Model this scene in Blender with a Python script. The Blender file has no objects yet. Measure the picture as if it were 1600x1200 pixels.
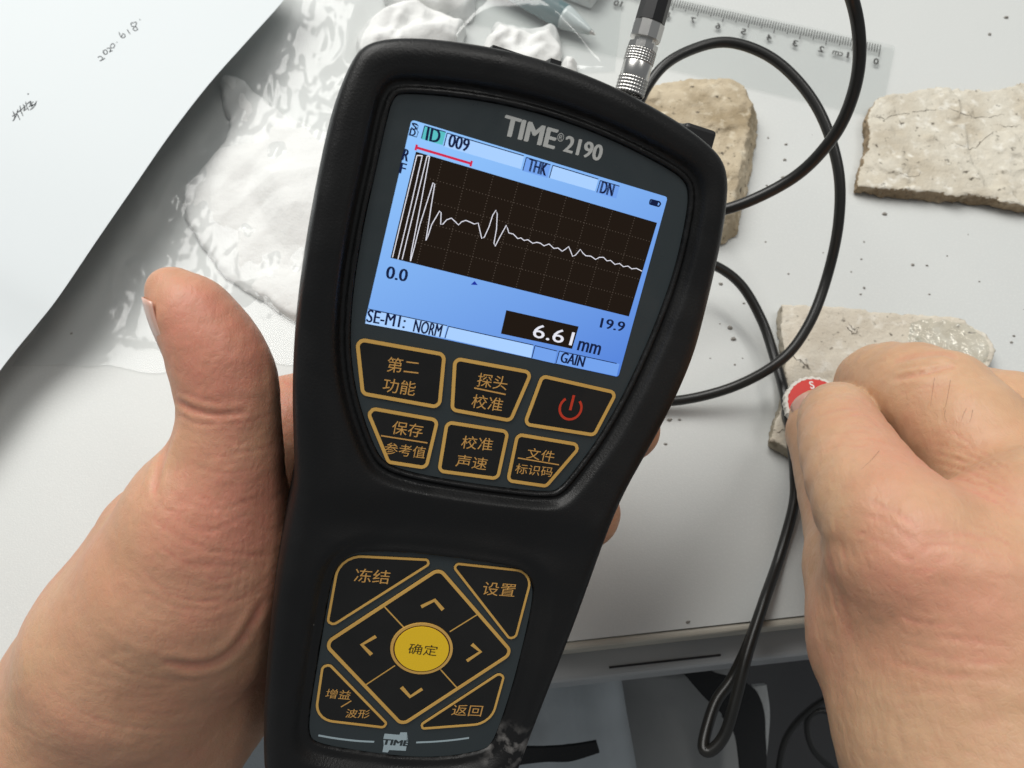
import bpy, bmesh, math, random
import numpy as np
from mathutils import Matrix, Vector
from mathutils.bvhtree import BVHTree

random.seed(7)
scene = bpy.context.scene
COL = scene.collection

# ------------------------------------------------------------------ camera, world, lamps, exposure
FPX = 1200.0                      # focal length in pixels of the 1600 x 1200 photograph
CAM_H = 216.0                     # mm above the desk top
TILT = math.radians(24.0)         # from straight down
RIGHT = np.array([1.0, 0, 0])
UP = np.array([0, math.cos(TILT), math.sin(TILT)])
FWD = np.array([0, math.sin(TILT), -math.cos(TILT)])
CPOS = np.array([0, 0, CAM_H])

cam_d = bpy.data.cameras.new('camera')
cam = bpy.data.objects.new('camera', cam_d)
COL.objects.link(cam)
cam_d.sensor_fit = 'HORIZONTAL'
cam_d.sensor_width = 36.0
cam_d.lens = 36.0 * FPX / 1600.0
cam_d.clip_start = 0.005
cam_d.clip_end = 50.0
m = Matrix(((RIGHT[0], UP[0], -FWD[0], 0), (RIGHT[1], UP[1], -FWD[1], 0), (RIGHT[2], UP[2], -FWD[2], CAM_H * .001), (0, 0, 0, 1)))
cam.matrix_world = m
scene.camera = cam
cam_d.dof.use_dof = True
cam_d.dof.focus_distance = 0.160
cam_d.dof.aperture_fstop = 32.0

world = bpy.data.worlds.new('World')
scene.world = world
world.use_nodes = True
world.node_tree.nodes['Background'].inputs[0].default_value = (0.93, 0.97, 1.0, 1)
world.node_tree.nodes['Background'].inputs[1].default_value = 0.22


def area_light(name, loc, target, size, power, color):
    d = bpy.data.lights.new(name, 'AREA')
    d.shape = 'RECTANGLE'
    d.size, d.size_y = size
    d.energy = power
    d.color = color
    o = bpy.data.objects.new(name, d)
    COL.objects.link(o)
    o.location = loc
    o.rotation_euler = (Vector(target) - Vector(loc)).to_track_quat('-Z', 'Y').to_euler()
    return o


area_light('ceiling_lamp', (-0.50, 0.90, 1.32), (0.0, 0.08, 0.0), (1.3, 1.0), 30.0, (1.0, 0.985, 0.95))
area_light('ceiling_lamp', (0.75, 0.35, 1.7), (0.05, 0.0, 0.05), (0.9, 0.3), 6.5, (1.0, 0.98, 0.94))

scene.view_settings.view_transform = 'Standard'
scene.view_settings.look = 'None'
scene.view_settings.gamma = 1.0
scene.view_settings.use_curve_mapping = False
scene.view_settings.exposure = 0.0
scene.cycles.max_bounces = 7
scene.cycles.diffuse_bounces = 3
scene.cycles.glossy_bounces = 3
scene.cycles.transparent_max_bounces = 10
scene.cycles.caustics_reflective = False
scene.cycles.caustics_refractive = False


# ------------------------------------------------------------------ pixel <-> place helpers (mm)
def ray(px, py):
    return RIGHT * ((px - 800) / FPX) + UP * ((600 - py) / FPX) + FWD


def at_depth(px, py, d):
    return CPOS + ray(px, py) * d


def at_z(px, py, z=0.0):
    r = ray(px, py)
    return CPOS + r * ((z - CAM_H) / r[2])


def to_px(P):
    Q = P - CPOS
    x, y, z = Q @ RIGHT, Q @ UP, Q @ FWD
    return np.stack([800 + FPX * x / z, 600 - FPX * y / z], -1)


# pose of the gauge (from its 4:3 screen and mirror-symmetric keys)
RD = np.array([[0.9367, 0.2385, -0.2562], [-0.1785, 0.9551, 0.2364], [0.3011, -0.1757, 0.9373]])
TD = np.array([0.8, 20.41, 141.7])
DX = RIGHT * RD[0, 0] + UP * RD[1, 0] + FWD * RD[2, 0]
DY = RIGHT * RD[0, 1] + UP * RD[1, 1] + FWD * RD[2, 1]
DZ = -(RIGHT * RD[0, 2] + UP * RD[1, 2] + FWD * RD[2, 2])
DX /= np.linalg.norm(DX); DY -= DX * (DX @ DY); DY /= np.linalg.norm(DY); DZ = np.cross(DX, DY)
DO = CPOS + RIGHT * TD[0] + UP * TD[1] + FWD * TD[2]


def L(px, py, z=0.0):
    """pixel -> gauge coordinates (mm) on the gauge plane at height z"""
    r = ray(px, py)
    t = ((DO - CPOS) @ DZ + z) / (r @ DZ)
    q = CPOS + r * t - DO
    return np.array([q @ DX, q @ DY])


# ------------------------------------------------------------------ numeric helpers
def _hash(i, j, k, seed):
    n = (i * 374761393 + j * 668265263 + k * 1274126177 + seed * 974634777) & 0xFFFFFFFF
    n = ((n ^ (n >> 13)) * 1274126177) & 0xFFFFFFFF
    n = n ^ (n >> 16)
    return (n & 0xFFFF) / 65535.0


def vnoise(P, seed=0):
    P = np.asarray(P, float)
    I = np.floor(P).astype(np.int64)
    F = P - I
    F = F * F * (3 - 2 * F)
    r = 0
    flat = not F[..., 2].any()
    for a in (0, 1):
        for b in (0, 1):
            for c in ((0,) if flat else (0, 1)):
                w = (F[..., 0] if a else 1 - F[..., 0]) * (F[..., 1] if b else 1 - F[..., 1]) * (F[..., 2] if c else 1 - F[..., 2])
                r = r + w * _hash(I[..., 0] + a, I[..., 1] + b, I[..., 2] + c, seed)
    return r * 2 - 1


def fbm(P, octv=4, seed=0, ridged=False):
    P = np.asarray(P, float)
    s, a, t = 0, 1.0, 0
    for o in range(octv):
        n = vnoise(P * (2.03 ** o) + o * 7.3, seed + o)
        s = s + a * ((1 - 2 * np.abs(n)) if ridged else n)
        t += a
        a *= .5
    return s / t


def crumple(P2, seed, n=9, f0=.02, f1=.12):
    """creased-paper height: sum of folded (triangle) waves in random directions"""
    rg = np.random.default_rng(seed)
    h, t = 0, 0
    for i_ in range(n):
        f_ = f0 * (f1 / f0) ** (i_ / (n - 1))
        a_ = rg.uniform(0, math.pi)
        q = P2[:, 0] * math.cos(a_) + P2[:, 1] * math.sin(a_)
        w = vnoise(np.c_[P2 * f_ * .8 + rg.uniform(0, 50), np.zeros(len(P2))], seed + i_)
        amp = f_ ** -.75
        h = h + amp * (np.abs(((q * f_ + .55 * w + rg.random()) % 1) - .5) * 4 - 1)
        t += amp
    return h / t * 1.6


def sstep(a, b, x):
    t = np.clip((x - a) / (b - a), 0, 1)
    return t * t * (3 - 2 * t)


def chaikin(pts, n=2, closed=True):
    pts = np.asarray(pts, float)
    for _ in range(n):
        nx = np.roll(pts, -1, 0) if closed else pts[1:]
        p = pts if closed else pts[:-1]
        q = np.empty((len(p) * 2, pts.shape[1]))
        q[0::2] = p * .75 + nx * .25
        q[1::2] = p * .25 + nx * .75
        if not closed:
            q = np.vstack([pts[:1], q, pts[-1:]])
        pts = q
    return pts


def catmull(pts, n=8):
    pts = np.asarray(pts, float)
    P = np.vstack([2 * pts[0] - pts[1], pts, 2 * pts[-1] - pts[-2]])
    out = []
    for i in range(1, len(P) - 2):
        p0, p1, p2, p3 = P[i - 1:i + 3]
        for t in np.linspace(0, 1, n, endpoint=False):
            out.append(.5 * ((2 * p1) + (-p0 + p2) * t + (2 * p0 - 5 * p1 + 4 * p2 - p3) * t * t + (-p0 + 3 * p1 - 3 * p2 + p3) * t ** 3))
    out.append(P[-2])
    return np.array(out)


def poly_sdf(P, poly):
    """signed distance of 2D points to polygon (negative inside)"""
    d = np.full(len(P), 1e9)
    ins = np.zeros(len(P), bool)
    n = len(poly)
    for i in range(n):
        a, b = poly[i], poly[(i + 1) % n]
        e = b - a
        w = P - a
        t = np.clip((w @ e) / (e @ e + 1e-12), 0, 1)
        d = np.minimum(d, np.sum((w - t[:, None] * e) ** 2, 1))
        c = (a[1] > P[:, 1]) != (b[1] > P[:, 1])
        if abs(e[1]) > 1e-12:
            ins ^= c & (P[:, 0] < e[0] * (P[:, 1] - a[1]) / e[1] + a[0])
    d = np.sqrt(d)
    return np.where(ins, -d, d)


class Field2:
    """2D field sampled on a grid with bilinear lookup"""
    def __init__(self, poly, lo, hi, step=.5):
        self.lo, self.s = np.array(lo, float), step
        xs = np.arange(lo[0], hi[0] + step, step)
        ys = np.arange(lo[1], hi[1] + step, step)
        X, Y = np.meshgrid(xs, ys, indexing='ij')
        self.F = poly_sdf(np.stack([X.ravel(), Y.ravel()], 1), np.asarray(poly, float)).reshape(X.shape)

    def __call__(self, P):
        q = (P[:, :2] - self.lo) / self.s
        i = np.clip(np.floor(q).astype(int), 0, np.array(self.F.shape) - 2)
        f = np.clip(q - i, 0, 1)
        F = self.F
        a, b = i[:, 0], i[:, 1]
        return (F[a, b] * (1 - f[:, 0]) + F[a + 1, b] * f[:, 0]) * (1 - f[:, 1]) + (F[a, b + 1] * (1 - f[:, 0]) + F[a + 1, b + 1] * f[:, 0]) * f[:, 1]


def surface_nets(fun, lo, hi, step, newton=2, B=8):
    """mesh the zero set of fun (P(N,3) -> N), block-sparse evaluation"""
    lo = np.array(lo, float)
    nb = np.ceil((np.array(hi) - lo) / (step * B)).astype(int)
    n = nb * B + 1
    g = [np.arange(k) for k in nb]
    BI = np.stack(np.meshgrid(*g, indexing='ij'), -1).reshape(-1, 3)
    cen = lo + (BI + .5) * B * step
    fc = fun(cen)
    rad = B * step * .5 * math.sqrt(3) * 1.15 + 1.0
    F = np.ones(n, np.float32)
    for q in BI[fc < 0]:
        i = q * B
        F[i[0]:i[0] + B + 1, i[1]:i[1] + B + 1, i[2]:i[2] + B + 1] = -1
    act = BI[np.abs(fc) < rad]
    o = np.stack(np.meshgrid(*[np.arange(B + 1)] * 3, indexing='ij'), -1).reshape(-1, 3)
    for s in range(0, len(act), 400):
        A = act[s:s + 400]
        I = (A[:, None, :] * B + o[None]).reshape(-1, 3)
        F[I[:, 0], I[:, 1], I[:, 2]] = fun(lo + I * step)
    S = F < 0
    cn = n - 1
    acc = np.zeros((*cn, 3), np.float32)
    cnt = np.zeros(cn, np.int8)
    for ax in range(3):
        u, v = [k for k in range(3) if k != ax]
        for du in (0, 1):
            for dv in (0, 1):
                sl0 = [slice(0, cn[0]), slice(0, cn[1]), slice(0, cn[2])]
                sl0[u] = slice(du, du + cn[u]); sl0[v] = slice(dv, dv + cn[v])
                sl1 = list(sl0); sl1[ax] = slice(1, 1 + cn[ax])
                a, b = F[tuple(sl0)], F[tuple(sl1)]
                x = (a < 0) != (b < 0)
                w = np.nonzero(x)
                t = a[w] / (a[w] - b[w])
                acc[w[0], w[1], w[2], ax] += t
                acc[w[0], w[1], w[2], u] += du
                acc[w[0], w[1], w[2], v] += dv
                cnt[w] += 1
    cells = np.nonzero(cnt)
    ids = np.full(cn, -1, np.int64)
    ids[cells] = np.arange(len(cells[0]))
    V = lo + (np.stack(cells, 1) + acc[cells] / cnt[cells][:, None]) * step
    quads = []
    for ax in range(3):
        u, v = (ax + 1) % 3, (ax + 2) % 3
        sl0 = [slice(None)] * 3; sl1 = [slice(None)] * 3
        sl0[ax] = slice(0, n[ax] - 1); sl1[ax] = slice(1, n[ax])
        a, b = S[tuple(sl0)], S[tuple(sl1)]
        w = np.stack(np.nonzero(a != b), 1)
        ok = (w[:, u] > 0) & (w[:, v] > 0) & (w[:, u] < n[u] - 1) & (w[:, v] < n[v] - 1)
        w = w[ok]
        q = []
        for (eu, ev) in ((0, 0), (1, 0), (1, 1), (0, 1)):
            c = w.copy()
            c[:, u] -= 1 - eu; c[:, v] -= 1 - ev
            q.append(ids[c[:, 0], c[:, 1], c[:, 2]])
        q = np.stack(q, 1)
        flip = ~a[w[:, 0], w[:, 1], w[:, 2]]
        q[flip] = q[flip][:, ::-1]
        quads.append(q)
    Q = np.vstack(quads)
    Q = Q[(Q >= 0).all(1)]
    for _ in range(newton):
        f0, G = fun(V), grad(fun, V)
        V = V - np.clip(f0, -step, step)[:, None] * G / np.maximum(np.sum(G * G, 1), .3)[:, None]
    return V, Q


def subdivide(V, Q):
    """split every quad into four (flat), keeping the mesh closed"""
    n = len(V)
    E = np.stack([Q, np.roll(Q, -1, 1)], -1).reshape(-1, 2)
    E = np.sort(E, 1)
    key_ = E[:, 0] * n + E[:, 1]
    u, inv = np.unique(key_, return_inverse=True)
    mid = (V[u // n] + V[u % n]) / 2
    cen = V[Q].mean(1)
    e = n + inv.reshape(-1, 4)
    c = n + len(u) + np.arange(len(Q))
    out = [np.stack([Q[:, k_], e[:, k_], c, e[:, k_ - 1]], 1) for k_ in range(4)]
    return np.vstack([V, mid, cen]), np.vstack(out)


def biggest(V, Q):
    lab = np.arange(len(V))
    while True:
        m_ = lab[Q].min(1)
        new = lab.copy()
        for k_ in range(4):
            np.minimum.at(new, Q[:, k_], m_)
        new = new[new]
        if (new == lab).all(): break
        lab = new
    u, c = np.unique(lab, return_counts=True)
    keep = lab == u[c.argmax()]
    idx_ = np.cumsum(keep) - 1
    return V[keep], idx_[Q[keep[Q].all(1)]]


def grad(fun, V, e=.15):
    G = np.empty_like(V)
    for k in range(3):
        d = np.zeros(3); d[k] = e
        G[:, k] = (fun(V + d) - fun(V - d)) / (2 * e)
    return G


def smin(a, b, k):
    h = np.clip(.5 + .5 * (b - a) / k, 0, 1)
    return b * (1 - h) + a * h - k * h * (1 - h)


def rcone(P, a, b, r1, r2):
    """tapered capsule"""
    a = np.asarray(a, np.float32); ba = np.asarray(b, np.float32) - a
    pa = P.astype(np.float32) - a
    t = np.clip((pa @ ba) / (ba @ ba), 0, 1)
    pa -= t[:, None] * ba
    return np.sqrt(np.einsum('ij,ij->i', pa, pa)) - (r1 + (r2 - r1) * t)


def ellip(P, c, axes, r):
    Q = (P - c) @ np.array(axes).T
    r = np.asarray(r, float)
    k0 = np.sqrt(np.sum((Q / r) ** 2, 1))
    k1 = np.sqrt(np.sum((Q / (r * r)) ** 2, 1)) + 1e-9
    return k0 * (k0 - 1) / k1


# ------------------------------------------------------------------ object helpers
def mesh_obj(name, V, F, mat, parent=None, smooth=True, scale=.001):
    me = bpy.data.meshes.new(name)
    V = np.asarray(V, float) * scale
    if isinstance(F, np.ndarray) and F.ndim == 2:
        me.vertices.add(len(V)); me.vertices.foreach_set('co', V.astype(np.float32).ravel())
        k = F.shape[1]
        me.loops.add(F.size); me.loops.foreach_set('vertex_index', F.astype(np.int32).ravel())
        me.polygons.add(len(F)); me.polygons.foreach_set('loop_start', np.arange(0, F.size, k, dtype=np.int32))
        me.update(calc_edges=True); me.validate()
    else:
        me.from_pydata([tuple(v) for v in V], [], [tuple(int(i) for i in f) for f in F])
        me.update()
    me.polygons.foreach_set('use_smooth', [smooth] * len(me.polygons))
    if mat:
        me.materials.append(mat)
    o = bpy.data.objects.new(name, me)
    COL.objects.link(o)
    if parent:
        o.parent = parent
    return o


def tag(o, label, cat, group=None, kind=None):
    if label: o['label'] = label
    if cat: o['category'] = cat
    if group: o['group'] = group
    if kind: o['kind'] = kind
    return o


def empty(name, loc=(0, 0, 0)):
    o = bpy.data.objects.new(name, None)
    o.empty_display_size = .01
    COL.objects.link(o)
    o.location = loc
    return o


def frames(C):
    T = np.gradient(C, axis=0)
    T /= np.linalg.norm(T, axis=1)[:, None] + 1e-12
    N = np.cross(T[0], [0, 0, 1.0])
    if np.linalg.norm(N) < .1:
        N = np.cross(T[0], [0, 1.0, 0])
    N /= np.linalg.norm(N)
    out = []
    for i in range(len(C)):
        N = N - T[i] * (N @ T[i]); N /= np.linalg.norm(N)
        out.append((N, np.cross(T[i], N)))
    return out


def tube_data(C, r, n=12, cap=True):
    C = np.asarray(C, float)
    r = np.broadcast_to(np.asarray(r, float), (len(C),))
    fr = frames(C)
    a = np.arange(n) / n * 2 * math.pi
    V = np.vstack([C[i] + r[i] * (np.cos(a)[:, None] * fr[i][0] + np.sin(a)[:, None] * fr[i][1]) for i in range(len(C))])
    F = []
    for i in range(len(C) - 1):
        for j in range(n):
            k = (j + 1) % n
            F.append((i * n + j, i * n + k, (i + 1) * n + k, (i + 1) * n + j))
    if cap:
        F.append(tuple(range(n))[::-1]); F.append(tuple(range((len(C) - 1) * n, len(C) * n)))
    return V, F


def tube(name, C, r, mat, parent=None, n=12):
    V, F = tube_data(C, r, n)
    return mesh_obj(name, V, F, mat, parent)


def lathe_data(o, ax, prof, n=32):
    """prof: (distance along axis, radius) list"""
    o, ax = np.asarray(o, float), np.asarray(ax, float) / np.linalg.norm(ax)
    t = np.array([1.0, 0, 0]) if abs(ax[0]) < .8 else np.array([0, 1.0, 0])
    u = np.cross(ax, t); u /= np.linalg.norm(u); v = np.cross(ax, u)
    a = np.arange(n) / n * 2 * math.pi
    V = np.vstack([o + ax * s + r * (np.cos(a)[:, None] * u + np.sin(a)[:, None] * v) for s, r in prof])
    F = []
    for i in range(len(prof) - 1):
        for j in range(n):
            k = (j + 1) % n
            F.append((i * n + j, i * n + k, (i + 1) * n + k, (i + 1) * n + j))
    F.append(tuple(range(n))[::-1]); F.append(tuple(range((len(prof) - 1) * n, len(prof) * n)))
    return V, F


def lathe(name, o, ax, prof, mat, parent=None, n=32, smooth=False):
    V, F = lathe_data(o, ax, prof, n)
    ob = mesh_obj(name, V, F, mat, parent, smooth)
    if not smooth:
        for p in ob.data.polygons:
            p.use_smooth = len(p.vertices) == 4
        if hasattr(ob.data, 'set_sharp_from_angle'):
            ob.data.set_sharp_from_angle(angle=math.radians(35))
    return ob


def plate(name, pts, z0, z1, mat, parent=None, bevel=0.0, up=None):
    """flat polygon (mm, 2D) with thickness from z0 to z1"""
    bm = bmesh.new()
    pts = np.asarray(pts, float)
    ar = np.sum(pts[:, 0] * np.roll(pts[:, 1], -1) - pts[:, 1] * np.roll(pts[:, 0], -1))
    if ar < 0: pts = pts[::-1]
    n = len(pts)
    top = [bm.verts.new((x * .001, y * .001, z1 * .001)) for x, y in pts]
    bot = [bm.verts.new((x * .001, y * .001, z0 * .001)) for x, y in pts]
    f = bm.faces.new(top)
    g = bm.faces.new(bot[::-1])
    for i in range(n):
        bm.faces.new((bot[i], bot[(i + 1) % n], top[(i + 1) % n], top[i]))
    bmesh.ops.triangulate(bm, faces=[f, g])
    me = bpy.data.meshes.new(name)
    bm.to_mesh(me); bm.free()
    me.materials.append(mat)
    o = bpy.data.objects.new(name, me)
    COL.objects.link(o)
    if parent: o.parent = parent
    return o


def round_poly(pts, r, n=6):
    """polygon with rounded corners; r number or list"""
    pts = [np.asarray(p, float) for p in pts]
    out = []
    N = len(pts)
    rs = r if hasattr(r, '__len__') else [r] * N
    for i in range(N):
        p, a, b = pts[i], pts[i - 1], pts[(i + 1) % N]
        u = (a - p) / np.linalg.norm(a - p); v = (b - p) / np.linalg.norm(b - p)
        ang = math.acos(np.clip(u @ v, -1, 1))
        d = min(rs[i] / math.tan(ang / 2), .48 * np.linalg.norm(a - p), .48 * np.linalg.norm(b - p))
        rr = d * math.tan(ang / 2)
        c = p + (u + v) / np.linalg.norm(u + v) * (rr / math.sin(ang / 2))
        s, e = p + u * d - c, p + v * d - c
        for t in np.linspace(0, 1, n):
            q = s * (1 - t) + e * t
            out.append(c + q / (np.linalg.norm(q) + 1e-9) * rr)
    return np.array(out)


def inset(poly, d):
    poly = np.asarray(poly, float)
    ar = np.sum(poly[:, 0] * np.roll(poly[:, 1], -1) - poly[:, 1] * np.roll(poly[:, 0], -1))
    t = np.roll(poly, -1, 0) - np.roll(poly, 1, 0)
    t /= np.linalg.norm(t, axis=1)[:, None] + 1e-12
    nrm = np.stack([-t[:, 1], t[:, 0]], 1) * (1 if ar > 0 else -1)
    return poly + nrm * d


def ring_plate(name, outer, inner, z0, z1, mat, parent=None):
    n = len(outer)
    V = np.vstack([np.c_[outer, np.full(n, z1)], np.c_[inner, np.full(n, z1)], np.c_[outer, np.full(n, z0)], np.c_[inner, np.full(n, z0)]])
    ar = np.sum(outer[:, 0] * np.roll(outer[:, 1], -1) - outer[:, 1] * np.roll(outer[:, 0], -1))
    F = []
    for i in range(n):
        j = (i + 1) % n
        q = [(i, j, n + j, n + i), (2 * n + i, 2 * n + j, j, i), (n + i, n + j, 3 * n + j, 3 * n + i)]
        F += q if ar > 0 else [t[::-1] for t in q]
    return mesh_obj(name, V, F, mat, parent, smooth=False)


def ribbon_pts(C, w):
    C = np.asarray(C, float)
    t = np.gradient(C, axis=0); t /= np.linalg.norm(t, axis=1)[:, None] + 1e-12
    nr = np.stack([-t[:, 1], t[:, 0]], 1) * w / 2
    return np.vstack([C + nr, (C - nr)[::-1]])


def ribbon_data(C, w, z):
    C = np.asarray(C, float)
    t = np.gradient(C, axis=0); t /= np.linalg.norm(t, axis=1)[:, None] + 1e-12
    nr = np.stack([-t[:, 1], t[:, 0]], 1) * w / 2
    n = len(C)
    V = np.vstack([np.c_[C - nr, np.full(n, z)], np.c_[C + nr, np.full(n, z)]])
    F = [(i, i + 1, n + i + 1, n + i) for i in range(n - 1)]
    return V, F


def join_data(parts):
    V, F, k = [], [], 0
    for v, f in parts:
        V.append(np.asarray(v, float)); F += [tuple(int(i) + k for i in q) for q in f]; k += len(v)
    return np.vstack(V), F


def text_data(body, bold=0.0, spacing=1.0):
    c = bpy.data.curves.new('lettering', 'FONT')
    c.body = body
    c.offset = bold
    c.space_character = spacing
    c.resolution_u = 3
    o = bpy.data.objects.new('lettering', c)
    COL.objects.link(o)
    bpy.context.view_layer.update()
    me = bpy.data.meshes.new_from_object(o.evaluated_get(bpy.context.evaluated_depsgraph_get()))
    V = np.array([v.co[:] for v in me.vertices])
    F = [tuple(p.vertices) for p in me.polygons]
    bpy.data.objects.remove(o); bpy.data.curves.remove(c); bpy.data.meshes.remove(me)
    return V, F


def text_fit(body, p0, p1, h, z, bold=0.0, spacing=1.0, mirror=False, ydir=None):
    """lettering whose mid line runs p0 -> p1 (2D mm) with height h (mm)"""
    V, F = text_data(body, bold, spacing)
    mn, mx = V.min(0), V.max(0)
    x = (V[:, 0] - mn[0]) / (mx[0] - mn[0])
    y = (V[:, 1] - mn[1]) / max(mx[1] - mn[1], 1e-6) - .5
    if mirror: x = 1 - x
    p0, p1 = np.asarray(p0, float), np.asarray(p1, float)
    u = p1 - p0
    if ydir is None:
        n = np.array([-u[1], u[0]]) / np.linalg.norm(u)
    else:
        n = np.asarray(ydir)
    P = p0 + x[:, None] * u + y[:, None] * h * n
    return np.c_[P, np.full(len(P), z)], F


# ------------------------------------------------------------------ materials
def mat(name, color, rough=.5, metal=0.0, spec=.5, bump=None, var=None, emit=None, sss=None, speck=None, coat=0, smear=None):
    """bump=(scale,strength,dist) noise bump; var=(scale,color2,lo,hi) noise colour; speck=(scale,size,color)"""
    m_ = bpy.data.materials.new(name)
    m_.use_nodes = True
    nt = m_.node_tree
    b = nt.nodes['Principled BSDF']
    b.inputs['Base Color'].default_value = (*color, 1)
    b.inputs['Roughness'].default_value = rough
    b.inputs['Metallic'].default_value = metal
    b.inputs['Specular IOR Level'].default_value = spec
    if coat: b.inputs['Coat Weight'].default_value = coat; b.inputs['Coat Roughness'].default_value = .15
    tc = nt.nodes.new('ShaderNodeTexCoord')
    colsock = None
    if var:
        items = var if isinstance(var, list) else [var]
        for (sc, c2, lo, hi) in items:
            nz = nt.nodes.new('ShaderNodeTexNoise'); nz.inputs['Scale'].default_value = sc; nz.inputs['Detail'].default_value = 5
            nt.links.new(tc.outputs['Object'], nz.inputs['Vector'])
            mr = nt.nodes.new('ShaderNodeMapRange'); mr.inputs[1].default_value = lo; mr.inputs[2].default_value = hi
            nt.links.new(nz.outputs[0], mr.inputs[0])
            mx = nt.nodes.new('ShaderNodeMix'); mx.data_type = 'RGBA'
            nt.links.new(mr.outputs[0], mx.inputs[0])
            if colsock: nt.links.new(colsock, mx.inputs[6])
            else: mx.inputs[6].default_value = (*color, 1)
            mx.inputs[7].default_value = (*c2, 1)
            colsock = mx.outputs[2]
    if speck:
        sc, size, c2 = speck
        vo = nt.nodes.new('ShaderNodeTexVoronoi'); vo.inputs['Scale'].default_value = sc
        nt.links.new(tc.outputs['Object'], vo.inputs['Vector'])
        nz = nt.nodes.new('ShaderNodeTexNoise'); nz.inputs['Scale'].default_value = sc * .37
        nt.links.new(tc.outputs['Object'], nz.inputs['Vector'])
        ml = nt.nodes.new('ShaderNodeMath'); ml.operation = 'MULTIPLY_ADD'
        nt.links.new(nz.outputs[0], ml.inputs[0]); ml.inputs[1].default_value = size * 4; ml.inputs[2].default_value = -size * 1.6
        lt = nt.nodes.new('ShaderNodeMath'); lt.operation = 'LESS_THAN'
        nt.links.new(vo.outputs['Distance'], lt.inputs[0]); nt.links.new(ml.outputs[0], lt.inputs[1])
        mx = nt.nodes.new('ShaderNodeMix'); mx.data_type = 'RGBA'
        nt.links.new(lt.outputs[0], mx.inputs[0])
        if colsock: nt.links.new(colsock, mx.inputs[6])
        else: mx.inputs[6].default_value = (*color, 1)
        mx.inputs[7].default_value = (*c2, 1)
        colsock = mx.outputs[2]
    if colsock: nt.links.new(colsock, b.inputs['Base Color'])
    if smear:
        nz = nt.nodes.new('ShaderNodeTexNoise'); nz.inputs['Scale'].default_value = smear[0]; nz.inputs['Detail'].default_value = 6; nz.inputs['Distortion'].default_value = 1.2
        nt.links.new(tc.outputs['Object'], nz.inputs['Vector'])
        mr = nt.nodes.new('ShaderNodeMapRange'); mr.inputs[1].default_value = .35; mr.inputs[2].default_value = .68; mr.inputs[3].default_value = rough - smear[1]; mr.inputs[4].default_value = rough + smear[1]
        nt.links.new(nz.outputs[0], mr.inputs[0]); nt.links.new(mr.outputs[0], b.inputs['Roughness'])
    if bump:
        items = bump if isinstance(bump, list) else [bump]
        prev = None
        for (sc, st, dist) in items:
            nz = nt.nodes.new('ShaderNodeTexNoise'); nz.inputs['Scale'].default_value = sc; nz.inputs['Detail'].default_value = 4
            nt.links.new(tc.outputs['Object'], nz.inputs['Vector'])
            bp = nt.nodes.new('ShaderNodeBump'); bp.inputs['Strength'].default_value = st; bp.inputs['Distance'].default_value = dist
            nt.links.new(nz.outputs[0], bp.inputs['Height'])
            if prev: nt.links.new(prev, bp.inputs['Normal'])
            prev = bp.outputs[0]
        nt.links.new(prev, b.inputs['Normal'])
    if emit:
        b.inputs['Emission Color'].default_value = (*emit[0], 1)
        b.inputs['Emission Strength'].default_value = emit[1]
    if sss:
        b.inputs['Subsurface Weight'].default_value = sss[0]
        b.inputs['Subsurface Radius'].default_value = sss[1]
        b.inputs['Subsurface Scale'].default_value = sss[2]
    return m_


def film_mat(name, tint, gloss_rough, base, bump=None, haze=0.0):
    """thin clear plastic: see-through sheet with a Fresnel gloss and a little milky scatter"""
    m_ = bpy.data.materials.new(name); m_.use_nodes = True
    nt = m_.node_tree; nt.nodes.clear()
    out = nt.nodes.new('ShaderNodeOutputMaterial')
    tr = nt.nodes.new('ShaderNodeBsdfTransparent'); tr.inputs[0].default_value = (*tint, 1)
    df = nt.nodes.new('ShaderNodeBsdfDiffuse'); df.inputs[0].default_value = (.85, .87, .87, 1)
    gl = nt.nodes.new('ShaderNodeBsdfGlossy'); gl.inputs['Roughness'].default_value = gloss_rough
    gl.inputs[0].default_value = (1, 1, 1, 1)
    lw = nt.nodes.new('ShaderNodeLayerWeight'); lw.inputs['Blend'].default_value = .5
    pw = nt.nodes.new('ShaderNodeMath'); pw.operation = 'POWER'; pw.inputs[1].default_value = 3.5
    nt.links.new(lw.outputs['Facing'], pw.inputs[0])
    fr = nt.nodes.new('ShaderNodeMath'); fr.operation = 'MULTIPLY_ADD'; fr.inputs[1].default_value = base * 5; fr.inputs[2].default_value = base
    nt.links.new(pw.outputs[0], fr.inputs[0])
    m1 = nt.nodes.new('ShaderNodeMixShader'); m1.inputs[0].default_value = haze
    m2 = nt.nodes.new('ShaderNodeMixShader')
    nt.links.new(tr.outputs[0], m1.inputs[1]); nt.links.new(df.outputs[0], m1.inputs[2])
    nt.links.new(fr.outputs[0], m2.inputs[0]); nt.links.new(m1.outputs[0], m2.inputs[1]); nt.links.new(gl.outputs[0], m2.inputs[2])
    if bump:
        tc = nt.nodes.new('ShaderNodeTexCoord')
        nz = nt.nodes.new('ShaderNodeTexNoise'); nz.inputs['Scale'].default_value = bump[0]; nz.inputs['Detail'].default_value = 3
        nt.links.new(tc.outputs['Object'], nz.inputs['Vector'])
        bp = nt.nodes.new('ShaderNodeBump'); bp.inputs['Strength'].default_value = bump[1]; bp.inputs['Distance'].default_value = bump[2]
        nt.links.new(nz.outputs[0], bp.inputs['Height'])
        nt.links.new(bp.outputs[0], gl.inputs['Normal']); nt.links.new(bp.outputs[0], lw.inputs['Normal'])
    nt.links.new(m2.outputs[0], out.inputs[0])
    return m_


def print_mat(name, color, emit=0.0, rough=.4):
    return mat(name, color, rough, emit=(color, emit) if emit else None)


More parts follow.
